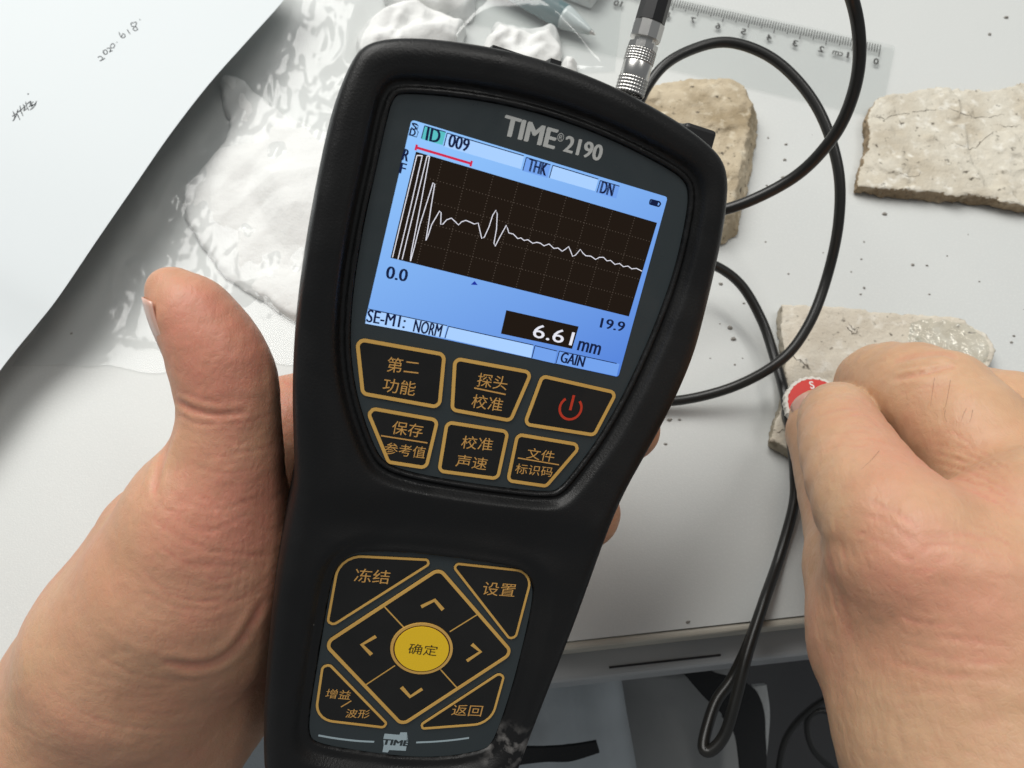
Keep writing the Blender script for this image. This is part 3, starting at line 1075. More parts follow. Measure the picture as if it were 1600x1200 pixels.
ring_plate('battery_icon', bto, inset(bto, .28), S0, .12, M['scr_ink'], screen)
scr_quad('battery_level', [(1249, 416), (1278, 424), (1273, 440), (1244, 432)], M['scr_ink'], .12)

# brand lettering on the face panel
def panel_text(body, a, b, h, mt, parent, z=.03, bold=.0, name='legend', spacing=1.0):
    V, F = text_fit(body, L(*a), L(*b), h, z, 0, spacing)
    if bold > .02:
        u = L(*b) - L(*a); u = u / np.linalg.norm(u); n_ = np.array([-u[1], u[0]])
        V, F = join_data([(V + np.array([*(u * bold * sx + n_ * bold * sy), .002 * q_]), F) for q_, (sx, sy) in enumerate(((-4, -1.5), (-1.3, 1.5), (1.3, -1.5), (4, 1.5)))])
    return mesh_obj(name, V, F, mt, parent, smooth=False)


panel_text('TIME', (788, 195), (868, 218), 3.3, M['silver'], panel, bold=.05, name='brand_lettering')
panel_text('®', (871, 213), (881, 216), 1.5, M['silver'], panel, name='brand_lettering')
panel_text('2190', (883, 224), (940, 240), 2.8, M['silver'], panel, bold=.035, name='brand_lettering')

# keys ---------------------------------------------------------------------------------------


def key(corners, r, w, parent, legends, kind='key', base=.0, body=None):
    poly = round_poly([L(*c) for c in corners], r, 6)
    k = plate(kind, poly, base, base + .22, body or M['key'], parent)
    ring_plate('key_border', inset(poly, -.05), inset(poly, w), base + .18, base + .30, M['gold'], k)
    for lg in legends:
        b, a, c, h = lg[:4]
        panel_text(b, a, c, h, lg[4] if len(lg) > 4 else M['gold_dim'], k, base + .27, bold=lg[5] if len(lg) > 5 else .006, name='key_legend')
    return k


def K(x, y):      # crop 2 (520,500) scale 3.333
    return (520 + x / 3.3333, 500 + y / 3.3333)


def bar(k, a, b, w, mt=None, z=.27, name='key_rule'):
    V, F = ribbon_data([L(*a), L(*b)], w, z)
    return mesh_obj(name, V, F, mt or M['gold_dim'], k, smooth=False)


key([K(116, 88), K(588, 172), K(560, 462), K(148, 388)], 1.4, .62, gauge, [('第二', K(283, 228), K(449, 248), 2.8), ('功能', K(262, 334), K(430, 358), 2.7)])
k = key([K(628, 190), K(1042, 266), K(928, 530), K(612, 472)], 1.3, .62, gauge, [('探头', K(752, 308), K(908, 330), 2.7), ('校准', K(724, 418), K(884, 442), 2.7)])
bar(k, K(735, 352), K(898, 386), .28)
pk = key([K(1085, 282), K(1484, 372), K(1362, 605), K(988, 546)], 1.3, .62, gauge, [])
pc = L(*K(1236, 458)); PR = 2.25
uv = L(*K(1255, 383)) - L(*K(1236, 458)); uv /= np.linalg.norm(uv)
a0 = math.atan2(uv[1], uv[0])
arc = [pc + PR * np.array([math.cos(a0 + t), math.sin(a0 + t)]) for t in np.linspace(.72, 2 * math.pi - .72, 30)]
V, F = ribbon_data(arc, .5, .28); mesh_obj('power_symbol_arc', V, F, M['red'], pk, smooth=False)
V, F = ribbon_data([pc - uv * .4, pc + uv * 2.7], .55, .285); mesh_obj('power_symbol_bar', V, F, M['red'], pk, smooth=False)
k = key([K(160, 444), K(553, 514), K(490, 776), K(284, 744)], 1.3, .6, gauge, [('保存', K(308, 556), K(468, 578), 2.6), ('参考值', K(270, 664), K(482, 690), 2.35)])
bar(k, K(250, 600), K(492, 638), .26)
key([K(588, 522), K(918, 574), K(862, 832), K(544, 790)], 1.3, .6, gauge, [('校准', K(670, 632), K(832, 648), 2.6), ('声速', K(642, 728), K(802, 750), 2.5)])
k = key([K(955, 586), K(1305, 645), K(1112, 870), K(902, 840)], 1.3, .6, gauge, [('文件', K(1010, 690), K(1152, 710), 2.3), ('标识码', K(950, 770), K(1142, 790), 2.1)])
bar(k, K(962, 716), K(1176, 752), .24)


def Z(x, y):      # crop 3 (400,820) scale 3.077
    return (400 + x / 3.077, 820 + y / 3.077)


def poly_key(pts, rs, w, legends):
    poly = round_poly([L(*p) for p in pts], rs, 8)
    k_ = plate('key', poly, 0, .22, M['key'], gauge)
    ring_plate('key_border', inset(poly, -.05), inset(poly, w), .18, .30, M['gold'], k_)
    for b, a, c, h in legends:
        panel_text(b, a, c, h, M['gold_dim'], k_, .27, name='key_legend')
    return k_


poly_key([Z(398, 140), Z(875, 164), Z(332, 508)], [4.6, .9, 1.2], .42, [('冻结', Z(474, 238), Z(642, 250), 2.9)])
poly_key([Z(925, 176), Z(1335, 220), Z(1240, 580)], [.9, 3.8, 1.2], .42, [('设置', Z(1090, 302), Z(1246, 314), 2.9)])
k = poly_key([Z(322, 630), Z(662, 980), Z(278, 935)], [1.2, .9, 4.4], .42, [('增益', Z(336, 806), Z(455, 816), 2.1), ('波形', Z(432, 902), Z(546, 906), 2.0)])
bar(k, Z(408, 872), Z(458, 842), .26)
poly_key([Z(1206, 682), Z(1130, 955), Z(745, 984)], [1.2, 4.4, .9], .42, [('返回', Z(942, 886), Z(1086, 892), 2.6)])
dia = [Z(882, 200), Z(1240, 612), Z(700, 965), Z(320, 568)]
poly = round_poly([L(*p) for p in dia], 1.9, 8)
dk = plate('direction_key', poly, 0, .26, M['key'], gauge)
ring_plate('key_border', inset(poly, -.05), inset(poly, .62), .2, .36, M['gold'], dk)
for a, b in ((Z(612, 385), Z(715, 495)), (Z(1062, 428), Z(930, 510)), (Z(527, 765), Z(668, 672)), (Z(970, 785), Z(880, 685))):
    bar(dk, a, b, .26, M['gold'], .32, 'key_divider')
for pts in ([(793, 390), (858, 358), (898, 405)], [(576, 532), (508, 572), (555, 620)], [(1036, 570), (1078, 606), (1012, 650)], [(698, 776), (740, 822), (798, 784)]):
    V, F = ribbon_data([L(*Z(*p)) for p in pts], .75, .33)
    mesh_obj('arrow_mark', V, F, M['gold'], dk, smooth=False)
oc = L(*Z(796, 590)); ex = L(*Z(935, 600)) - oc; ey = L(*Z(810, 474)) - oc
circ = lambda s: np.array([oc + s * (math.cos(t) * ex + math.sin(t) * ey) for t in np.linspace(0, 2 * math.pi, 48, endpoint=False)])
ok = plate('confirm_key', circ(.92), .22, .62, M['yellow'], gauge)
ring_plate('confirm_ring', circ(1.06), circ(.965), .22, .52, M['gold'], ok)
ring_plate('confirm_groove', circ(.965), circ(.915), .22, .48, M['maroon'], ok)
panel_text('确定', Z(732, 586), Z(870, 598), 2.35, M['ink'], ok, .65, name='key_legend')
# maker's mark at the foot of the keypad
for pts in ([(300, 1012), (380, 1026), (480, 1038), (568, 1043)], [(770, 1046), (860, 1042), (950, 1034), (1024, 1024)]):
    V, F = ribbon_data([L(*Z(*p)) for p in catmull(pts, 4)], .42, .03)
    mesh_obj('panel_rule', V, F, M['pale'], keypad, smooth=False)
lg = [(618, 1004), (690, 1010), (694, 998), (726, 998), (724, 1034), (732, 1036), (728, 1058), (724, 1062), (720, 1086), (640, 1082), (634, 1094), (608, 1092), (614, 1060), (612, 1030)]
V0 = plate('logo_mark', [L(*Z(*p)) for p in lg], 0, .04, M['pale'], keypad)
panel_text('TIME', Z(610, 1042), Z(734, 1050), 1.25, M['panel'], keypad, .07, bold=.03, name='logo_lettering')

# sockets along the top end of the gauge, in gauge coordinates
def lp(px, py, z):
    a = L(px, py, z); return np.array([a[0], a[1], z])


pz = -13.0
p_in = lp(976, 172, pz)
ax_y = np.array([0.03, 1.0, 0])
lathe('probe_socket', p_in - ax_y * 6, ax_y, [(0, 4.2), (5.2, 4.2), (5.5, 3.9), (5.5, 2.5)], M['metal'], gauge, 28)
s2 = lp(1062, 212, pz)
lathe('spare_socket', s2 - ax_y * 8, ax_y, [(0, 4.6), (9.2, 4.6), (9.6, 4.2), (9.6, 3.2), (8.6, 3.0), (8.6, .5)], M['metal'], gauge, 28)
c3 = L(1088, 222, -10)
V, F = box_data((c3[0] - 5, c3[1] - 9, -19), (c3[0] + 2.0, c3[1] + 2.4, -6))
b3 = mesh_obj('port_cover', V, F, M['boot'], gauge, smooth=False)
md = b3.modifiers.new('bevel', 'BEVEL'); md.width = .0008; md.segments = 3
c4 = L(830, 100, -10)
V, F = join_data([box_data((c4[0] - 8, c4[1] - 3, -14), (c4[0] + 4, c4[1] + .9, -9)), box_data((c4[0] + 3.2, c4[1] - 1, -13.9), (c4[0] + 5.4, c4[1] + 1.9, -9.1))])
b4 = mesh_obj('cover_tab', V, F, M['boot'], gauge, smooth=False)

# ------------------------------------------------------------------ probe with its cable and plug
DM = np.stack([DX, DY, DZ], 1)
g2w = lambda q: DO + DM @ np.asarray(q, float)
probe = empty('ultrasonic_probe')
tag(probe, 'red capped probe on a long black cable with knurled metal plug', 'probe')
P0, PA = g2w(p_in), DM @ ax_y
lathe('plug_nose', P0 + PA * -1, PA, [(0, 2.75), (3.0, 2.75), (3.2, 2.6)], M['metal'], probe, 36)


def knurl(name, s0, s1, r):
    n, rows = 30, 5
    V, F = [], []
    ax = PA / np.linalg.norm(PA)
    u = np.cross(ax, [1, 0, 0]); u /= np.linalg.norm(u); v = np.cross(ax, u)
    NA, NR = n * 4, rows * 4
    for i in range(NR + 1):
        for j in range(NA):
            a = j / NA * 2 * math.pi; s = i / NR
            hgt = abs(((j / 4) % 1) - .5) * 2 * 1.0; hv = abs(((s * rows) % 1) - .5) * 2
            rr = r - .26 * max(hgt, hv) ** 2
            V.append(P0 + ax * (s0 + (s1 - s0) * s) + rr * (math.cos(a) * u + math.sin(a) * v))
    for i in range(NR):
        for j in range(NA):
            k_ = (j + 1) % NA
            F.append((i * NA + j, i * NA + k_, (i + 1) * NA + k_, (i + 1) * NA + j))
    return mesh_obj(name, V, F, M['knurl'], probe)


knurl('plug_knurl', 3.0, 6.2, 3.05)
lathe('plug_sleeve', P0, PA, [(6.1, 2.8), (6.3, 2.9), (9.0, 2.9), (9.2, 2.8)], M['metal'], probe, 36)
knurl('plug_knurl', 9.1, 11.6, 3.05)
lathe('plug_collar', P0, PA, [(11.5, 2.9), (11.6, 3.0), (12.7, 3.0), (12.8, 2.2), (13.6, 2.2), (13.7, 3.1), (16.6, 3.1), (16.8, 2.9)], M['metal'], probe, 10)
lathe('plug_boot', P0, PA, [(16.7, 2.7), (16.9, 2.95), (27, 2.85), (42, 2.3), (43, 1.6)], M['boot'], probe, 8)
PE = P0 + PA * 43
path = [P0 + PA * 41, PE + PA * 2, PE + PA * 14 + RIGHT * 3]
for p in [(1140, -250, 128), (1260, -150, 150), (1325, -20, 170), (1343, 70, 177), (1332, 150, 183), (1296, 222, 190), (1230, 284, 198), (1125, 329, 205), (1035, 325, 212), (985, 270, 215), (992, 180, 216),
          (1030, 110, 218), (1085, 76, 220), (1145, 67, 220), (1215, 97, 218), (1275, 165, 216), (1308, 255, 215), (1311, 340, 217), (1293, 430, 222), (1262, 510, 222), (1215, 567, 223), (1130, 610, 228), (1030, 627, 230), (960, 600, 228), (945, 520, 228),
          (985, 430, 230), (1045, 402, 232), (1105, 410, 234), (1155, 442, 236), (1190, 500, 236), (1212, 565, 232), (1227, 620, 225), (1236, 680, 221), (1242, 740, 219), (1240, 790, 217), (1218, 870, 213), (1192, 945, 203), (1168, 1020, 198), (1150, 1090, 196), (1133, 1146, 195),
          (1112, 1172, 195), (1099, 1168, 196), (1106, 1132, 199), (1120, 1094, 202), (1144, 1060, 204), (1172, 1000, 205), (1200, 920, 213), (1228, 840, 220), (1250, 770, 224), (1266, 705, 226)]:
    path.append(at_depth(*p))
C = catmull(path, 10)
tube('cable', C, 1.5, M['cable'], probe, 14)
PC = at_z(1276, 633, 15.5)                          # centre of the probe's red cap
zc = PC[2]
lathe('probe_body', (PC[0], PC[1], 5.7), (0, 0, 1), [(0, 6.6), (.6, 7.0), (zc - 9.0, 7.0), (zc - 8.7, 7.6), (zc - 7.7, 7.6)], M['probe'], probe, 40)
# the white serrated rim
n = 120
a = np.arange(n) / n * 2 * math.pi
rr = 8.9 + .16 * np.sign(np.sin(a * 30)) + .12 * vnoise(np.c_[a * 9, a * 0, a * 0], 3)
ringV, ringF = [], []
for z_, s in ((zc - 2.4, .97), (zc - 2.0, 1.0), (zc - .2, 1.0), (zc + .12, .965), (zc + .12, .90)):
    ringV.append(np.c_[PC[0] + rr * s * np.cos(a), PC[1] + rr * s * np.sin(a), np.full(n, z_)])
ringV = np.vstack(ringV)
for i in range(4):
    for j in range(n):
        k_ = (j + 1) % n
        ringF.append((i * n + j, i * n + k_, (i + 1) * n + k_, (i + 1) * n + j))
ringF.append(tuple(range(n))[::-1])
mesh_obj('cap_rim', ringV, ringF, M['cap_white'], probe, smooth=False)
capo = lathe('cap_disc', (PC[0], PC[1], zc - 1), (0, 0, 1), [(0, 8.1), (1.0, 8.1), (1.15, 7.95), (1.15, 6.0), (1.15, .1)], M['cap_red'], probe, 64)
qa = at_z(1254, 603, zc + .2)[:2]; qb = at_z(1283, 600, zc + .2)[:2]
V, F = text_fit('S', qa * .62 + qb * .38, qa * .38 + qb * .62, 2.4, 0, .02)
V[:, 2] = zc + .2
mesh_obj('cap_lettering', V, F, mat('white_print', (.8, .78, .74), .5), probe, smooth=False)


# ------------------------------------------------------------------ hands
def HP(px, py, d):
    return at_depth(px, py, d)


def chain(P, js, k=1.6):
    f = None
    for (a, b) in zip(js[:-1], js[1:]):
        g = rcone(P, a[0], b[0], a[1], b[1])
        f = g if f is None else smin(f, g, .8)
    return f


def J(*lst):
    return [(HP(x, y, d), r) for x, y, d, r in lst]


def smooth_chain(js, n=2):
    A = catmull(np.array([[*p_, r_] for p_, r_ in js]), n)
    return [(a_[:3], a_[3]) for a_ in A]


def crease_field(V, N, lines, side=True):
    """grooves traced along the skin folds; lines: (points px, width mm, depth mm)"""
    px = to_px(V)
    dep = (V - CPOS) @ FWD
    view = V - CPOS
    view /= np.linalg.norm(view, axis=1)[:, None]
    face = np.clip(-np.sum(N * view, 1) * 3, 0, 1)
    disp = np.zeros(len(V))
    for pts, w, dp in lines:
        C_ = catmull(pts, 6)
        lo_, hi_ = C_.min(0) - 40, C_.max(0) + 40
        sel = np.nonzero((px > lo_).all(1) & (px < hi_).all(1) & (face > .01))[0]
        if not len(sel): continue
        d = np.full(len(sel), 1e9); along = np.zeros(len(sel))
        q = px[sel]
        m_ = len(C_) - 1
        for i in range(m_):
            a_, e_ = C_[i], C_[i + 1] - C_[i]
            t = np.clip(((q - a_) @ e_) / (e_ @ e_ + 1e-9), 0, 1)
            dd = np.linalg.norm(q - a_ - t[:, None] * e_, axis=1)
            up_ = dd < d
            d[up_] = dd[up_]; along[up_] = (i + t[up_]) / m_
        dm = d * dep[sel] / FPX
        fade = np.clip(np.minimum(along, 1 - along) * 6, 0, 1) ** .7
        x = dm / w
        disp[sel] += (-dp * np.exp(-x * x) + dp * .45 * np.exp(-((x - 2.0) / 1.1) ** 2)) * fade * face[sel]
    return disp


def vnormals(V, Q):
    n = np.cross(V[Q[:, 2]] - V[Q[:, 0]], V[Q[:, 3]] - V[Q[:, 1]])
    N = np.stack([sum(np.bincount(Q[:, k_], n[:, a_], len(V)) for k_ in range(4)) for a_ in range(3)], 1)
    return N / (np.linalg.norm(N, axis=1)[:, None] + 1e-12)


def build_hand(name, fun, lo, hi, lines, flush, step=1.3, base=.0):
    V, Q = surface_nets(fun, lo, hi, step, newton=1)
    V, Q = subdivide(V, Q)
    f0, G = fun(V), grad(fun, V)
    V = V - f0[:, None] * G / np.maximum(np.sum(G * G, 1), .3)[:, None]
    N = vnormals(V, Q)
    # soft unevenness of flesh and tendons, then the folds
    V = V + N * (.30 * fbm(V * .07, 3, 11) + .10 * fbm(V * .28, 3, 5) + .05 * fbm(V * .7, 2, 8))[:, None]
    cd = crease_field(V, N, lines)
    V = V + N * cd[:, None]
    o_ = mesh_obj(name, V, Q, M['skin'])
    fl_ = np.zeros(len(V))
    for c, r, s in flush:
        fl_ += s * np.exp(-np.sum((V - c) ** 2, 1) / (r * r))
    fl_ += base + .40 * fbm(V * .085, 4, 21) + .12 * fbm(V * .35, 3, 23) + np.clip(-cd * 3.0, 0, .4)
    at_ = o_.data.attributes.new('flush', 'FLOAT', 'POINT')
    at_.data.foreach_set('value', np.clip(fl_, 0, 1).astype(np.float32))
    return o_, V, Q


# left hand: thumb up along the gauge, palm and fingers behind it
l_thumb = J((276, 464, 148, 5.0), (304, 494, 147.5, 7.3), (336, 550, 148.5, 9.0), (354, 600, 150, 9.6), (359, 655, 151, 9.6), (350, 735, 153, 11.6), (318, 830, 157, 15.0))
l_tip = J((262, 452, 148, 3.2), (290, 486, 148, 5.6))
l_index = J((462, 660, 188, 11.5), (600, 610, 197, 10.0), (760, 640, 198, 9.2), (905, 664, 187, 8.4), (978, 670, 176, 7.8))
l_mid = J((470, 760, 192, 11.5), (620, 740, 201, 10.2), (770, 780, 200, 9.4), (865, 800, 186, 8.6), (914, 801, 174, 8.0))
l_ring = J((460, 850, 194, 11), (600, 850, 202, 9.6), (740, 890, 200, 9), (810, 915, 186, 7.6))
l_pink = J((440, 930, 192, 10), (570, 950, 199, 8.6), (670, 985, 196, 7.8), (720, 1000, 186, 6.8))
l_palm = J((318, 830, 157, 16.5), (285, 915, 161, 20.0), (225, 1010, 168, 22.5))
l_then2 = J((350, 900, 160, 15), (335, 960, 165, 16), (270, 1030, 172, 18))
l_web = J((340, 790, 164, 12), (400, 720, 176, 10), (460, 670, 186, 10.5))
l_back = J((250, 840, 172, 13), (200, 960, 178, 16), (140, 1060, 182, 18))
l_heel = J((400, 1000, 181, 12.5), (360, 1050, 181, 14), (285, 1100, 180, 18))
l_meta = [J((470, 700, 190, 11), (330, 930, 184, 15)), J((470, 780, 192, 11), (330, 980, 186, 15)), J((460, 860, 194, 11), (330, 1030, 187, 15)), J((435, 935, 191, 11.5), (330, 1060, 186, 14))]
l_wrist = J((215, 1045, 174, 22), (150, 1145, 178, 22.0), (20, 1320, 186, 24), (-120, 1500, 196, 27))
l_wrist2 = J((290, 1085, 180, 17.5), (235, 1200, 184, 18.5), (130, 1380, 192, 21), (0, 1540, 200, 24))

l_thumb = smooth_chain(l_thumb, 3)


def left_sdf(P):
    palm = chain(P, l_palm)
    for c in (l_then2, l_web, l_back, l_heel, *l_meta):
        palm = smin(palm, chain(P, c), 7)
    palm = smin(palm, chain(P, l_wrist), 10)
    palm = smin(palm, chain(P, l_wrist2), 9)
    th = smin(chain(P, l_thumb, 3), chain(P, l_tip), 4)
    f = chain(P, l_index, 2)
    for c in (l_mid, l_ring, l_pink):
        f = smin(f, chain(P, c, 2), 1.2)
    f = smin(palm, f, 5)
    return smin(f, th, 6)


l_lines = [
    ([(272, 624), (300, 640), (335, 648), (385, 644)], 1.0, .51), ([(276, 646), (304, 660), (345, 664)], .7, .45), ([(280, 610), (305, 622), (340, 628)], .7, .4), ([(330, 660), (380, 660), (432, 646)], .6, .3),
    ([(222, 800), (300, 850), (370, 865), (430, 870)], .8, .35), ([(250, 790), (320, 830), (400, 800)], .7, .28), ([(225, 830), (290, 880), (360, 885), (420, 905)], .7, .3),
    ([(200, 870), (270, 930), (350, 940), (410, 925)], .7, .26), ([(262, 760), (300, 790), (350, 795), (420, 770)], .7, .3), ([(250, 1035), (320, 1040), (370, 1010), (415, 935)], 1.3, .9),
    ([(268, 668), (256, 705), (246, 740), (240, 775)], 1.2, .9), ([(120, 1000), (200, 1050), (280, 1065), (330, 1060)], .8, .22), ([(290, 700), (330, 715), (390, 705), (436, 690)], .6, .2), ([(295, 720), (340, 740), (400, 735)], .6, .2),
    ([(60, 1060), (130, 1115), (230, 1140), (330, 1130)], .8, .2), ([(260, 840), (330, 905), (400, 880)], .6, .2), ([(210, 760), (240, 800), (262, 860)], .7, .22),
    ([(300, 760), (360, 810), (430, 830)], .6, .22), ([(330, 750), (390, 790), (436, 790)], .6, .2),
    ([(438, 590), (450, 600), (470, 596)], .7, .4), ([(440, 640), (452, 650), (475, 645)], .6, .3),
]
l_flush = [(HP(330, 520, 138), 11, .75), (HP(370, 600, 140), 12, .55), (HP(350, 655, 140), 7, .2), (HP(420, 830, 145), 14, .40), (HP(370, 780, 143), 10, .35), (HP(390, 1020, 168), 14, .6), (HP(450, 620, 175), 12, .5),
           (HP(300, 830, 143), 9, .30), (HP(330, 950, 150), 12, .25)]
pts = np.array([j[0] for c in (l_thumb, l_index, l_mid, l_ring, l_pink, l_palm, l_back) for j in c])
lo3 = np.minimum(pts.min(0), HP(-30, 1260, 185)) - 26
hi3 = pts.max(0) + 26
lo3[0] = HP(-150, 1200, 182)[0]
lo3[1] = HP(200, 1300, 190)[1]


def family(A, B, n, w, dp, seed):
    rg = np.random.default_rng(seed)
    A, B = catmull(A, 4), catmull(B, 4)
    tt = np.linspace(0, 1, 9)
    f_ = lambda C_: np.stack([np.interp(tt, np.linspace(0, 1, len(C_)), C_[:, k_]) for k_ in (0, 1)], 1)
    A, B = f_(A), f_(B)
    out = []
    for i_ in range(n):
        t_ = (i_ + rg.uniform(.2, .8)) / n
        C_ = A * (1 - t_) + B * t_ + rg.normal(size=A.shape) * 2.2
        a_ = rg.integers(0, 4); b_ = rg.integers(5, 9)
        out.append((C_[a_:b_ + 1], w * rg.uniform(.7, 1.3), dp * rg.uniform(.4, 1.3)))
    return out


l_lines = [(p_, w_ * .6, d_ * (.5 if d_ > .5 else .26)) for p_, w_, d_ in l_lines]
l_lines += family([(230, 770), (300, 800), (370, 800), (436, 780)], [(150, 930), (250, 980), (340, 990), (415, 930)], 44, .25, .04, 1)
l_lines += family([(285, 600), (330, 615), (380, 615), (432, 600)], [(270, 740), (330, 760), (390, 760), (436, 740)], 26, .24, .045, 2)
l_lines += family([(300, 760), (320, 830), (330, 900), (320, 980)], [(420, 740), (425, 800), (420, 870), (400, 940)], 16, .26, .035, 3)
l_lines += family([(60, 1000), (150, 1050), (250, 1070), (330, 1060)], [(0, 1120), (100, 1170), (220, 1190), (340, 1180)], 12, .3, .02, 4)
l_lines += family([(205, 745), (230, 760), (260, 775), (290, 770)], [(195, 800), (225, 820), (255, 830), (290, 830)], 16, .24, .06, 5)
l_lines += family([(262, 700), (262, 740), (250, 780), (225, 830)], [(300, 700), (305, 750), (290, 800), (260, 850)], 9, .3, .07, 15)
l_lines += family([(265, 480), (300, 510), (340, 520), (400, 520)], [(290, 590), (330, 600), (380, 605), (430, 590)], 12, .25, .04, 16)
hl, VL, QL = build_hand('hand', left_sdf, lo3, hi3, l_lines, l_flush, base=.32)
tag(hl, 'bare left hand with thumb up gripping the gauge from behind', 'hand')

# right hand: pinching the probe
r_index = J((1508, 922, 131, 13.0), (1430, 858, 130, 12.2), (1368, 788, 139, 10.8), (1329, 714, 151, 9.3), (1310, 664, 163, 8.2), (1308, 654, 172, 7.9), (1308, 650, 190, 7.6), (1302, 646, 206, 6.8))
r_mid = J((1655, 836, 138, 13.2), (1558, 738, 151, 12.2), (1468, 632, 165, 11.6), (1392, 601, 181, 10.0), (1364, 600, 190, 8.8), (1354, 604, 202, 7.6))
r_ring = J((1770, 830, 138, 13), (1672, 745, 150, 10.8), (1570, 656, 165, 10.4), (1510, 630, 184, 9.2), (1465, 640, 198, 7.8))
r_pink = J((1860, 900, 142, 11.5), (1760, 800, 155, 9.4), (1670, 730, 170, 9.0), (1600, 690, 186, 8.0), (1560, 680, 196, 7))
r_thumb = J((1280, 652, 205, 7.6), (1284, 676, 201, 8.8), (1318, 775, 180, 10.0), (1354, 885, 158, 11.3), (1410, 1012, 143, 13.5), (1480, 1130, 134, 16), (1552, 1250, 128, 18))
r_then = J((1425, 1000, 140, 13), (1510, 1120, 130, 17), (1590, 1260, 126, 20))
r_meta = [J((1515, 925, 132, 13.2), (1560, 1080, 126, 17.0), (1620, 1290, 121, 20)), J((1650, 830, 132, 14), (1680, 1060, 126, 18), (1720, 1300, 122, 21)),
          J((1770, 850, 138, 14), (1780, 1060, 132, 18), (1800, 1300, 126, 20)), J((1850, 910, 142, 13), (1860, 1080, 137, 17), (1860, 1300, 130, 19))]
r_webb = J((1392, 895, 149, 11.5), (1446, 985, 141, 17.0), (1522, 1110, 133, 20))
r_fill = J((1590, 880, 134, 13.5), (1600, 960, 132, 16), (1620, 1080, 128, 18))
r_wrist = J((1620, 1290, 122, 22), (1700, 1500, 116, 24), (1780, 1700, 112, 26))
r_wrist2 = J((1740, 1290, 123, 22), (1820, 1500, 118, 24), (1900, 1700, 114, 26))

r_index, r_mid = smooth_chain(r_index), smooth_chain(r_mid)


def right_sdf(P):
    palm = chain(P, r_meta[0], 3)
    for c in r_meta[1:]:
        palm = smin(palm, chain(P, c, 3), 9)
    palm = smin(palm, chain(P, r_webb, 4), 12)
    palm = smin(palm, chain(P, r_fill, 4), 12)
    palm = smin(palm, chain(P, r_then, 3), 6)
    palm = smin(palm, chain(P, r_wrist, 4), 10)
    palm = smin(palm, chain(P, r_wrist2, 4), 10)
    f = chain(P, r_index, 3)
    for c in (r_mid, r_ring, r_pink):
        f = smin(f, chain(P, c, 3), .6)
    yy = to_px(P)[:, 1]
    f = smin(palm, f, 4 + 10 * sstep(780, 900, yy))
    kk = 1.5 + 10.5 * sstep(650, 830, yy)
    return smin(f, chain(P, r_thumb, 3), kk)


r_lines = [
    ([(1395, 566), (1430, 556), (1475, 552), (1497, 562)], .6, .38), ([(1392, 592), (1430, 586), (1470, 576), (1494, 572)], .6, .42), ([(1400, 580), (1440, 570), (1485, 566)], .4, .2),
    ([(1440, 690), (1500, 705), (1560, 735)], .4, .14), ([(1450, 705), (1510, 722), (1575, 755)], .4, .14), ([(1460, 722), (1520, 740), (1590, 775)], .4, .13), ([(1475, 742), (1530, 758), (1596, 792)], .4, .12),
    ([(1276, 652), (1310, 640), (1345, 640)], .4, .12), ([(1283, 660), (1320, 648), (1350, 650)], .4, .10), ([(1262, 750), (1268, 800), (1285, 860), (1320, 960), (1330, 1010)], .8, .10),
    ([(1345, 780), (1400, 800), (1440, 830)], .4, .10), ([(1340, 800), (1395, 822), (1430, 850)], .4, .10), ([(1330, 826), (1380, 850), (1430, 880)], .4, .10),
    ([(1450, 990), (1510, 1000), (1580, 1010)], .45, .10), ([(1420, 1010), (1500, 1030), (1590, 1035)], .45, .10), ([(1380, 1030), (1480, 1055), (1580, 1060)], .45, .10), ([(1400, 960), (1440, 975), (1500, 978)], .45, .1),
    ([(1430, 860), (1480, 850), (1550, 870)], .45, .1), ([(1440, 840), (1500, 835), (1580, 850)], .45, .1),
]
r_flush = [(HP(1530, 930, 113), 11, .5), (HP(1420, 705, 136), 9, .65), (HP(1380, 660, 150), 9, .4), (HP(1470, 760, 128), 9, .45), (HP(1290, 980, 140), 14, .35), (HP(1500, 660, 140), 10, .15),
           (HP(1400, 900, 118), 12, .15), (HP(1265, 640, 176), 6, .4), (HP(1450, 1000, 116), 16, .25)]
pts = np.array([j[0] for c in (r_index, r_mid, r_ring, r_pink, r_thumb, r_then) for j in c])
lo3 = pts.min(0) - 24
hi3 = pts.max(0) + 26
lo3[1] = HP(1500, 1310, 120)[1]
r_lines += family([(1420, 660), (1480, 668), (1530, 700), (1590, 740)], [(1490, 770), (1530, 775), (1570, 800), (1600, 830)], 36, .24, .09, 6)
r_lines += family([(1290, 800), (1350, 790), (1410, 800), (1480, 830)], [(1340, 930), (1400, 940), (1470, 930), (1560, 930)], 30, .25, .045, 7)
r_lines += family([(1330, 960), (1420, 990), (1510, 1000), (1600, 1000)], [(1300, 1180), (1400, 1200), (1500, 1190), (1600, 1180)], 50, .25, .045, 8)
r_lines += family([(1500, 800), (1530, 810), (1570, 830), (1600, 840)], [(1540, 900), (1560, 905), (1580, 910), (1600, 915)], 16, .25, .07, 9)
r_lines += family([(1268, 640), (1300, 620), (1340, 620), (1365, 640)], [(1262, 720), (1310, 700), (1370, 700), (1405, 720)], 14, .22, .06, 10)
r_lines += family([(1330, 560), (1380, 545), (1430, 545), (1480, 555)], [(1390, 640), (1430, 620), (1470, 610), (1505, 610)], 14, .22, .07, 11)
r_lines += family([(1262, 760), (1275, 850), (1285, 930), (1310, 1000)], [(1300, 780), (1320, 850), (1330, 930), (1350, 1000)], 10, .3, .06, 12)
hr, VR, QR = build_hand('hand', right_sdf, lo3, hi3, r_lines, r_flush, base=-.06)
tag(hr, 'bare right hand pinching the red capped probe', 'hand')


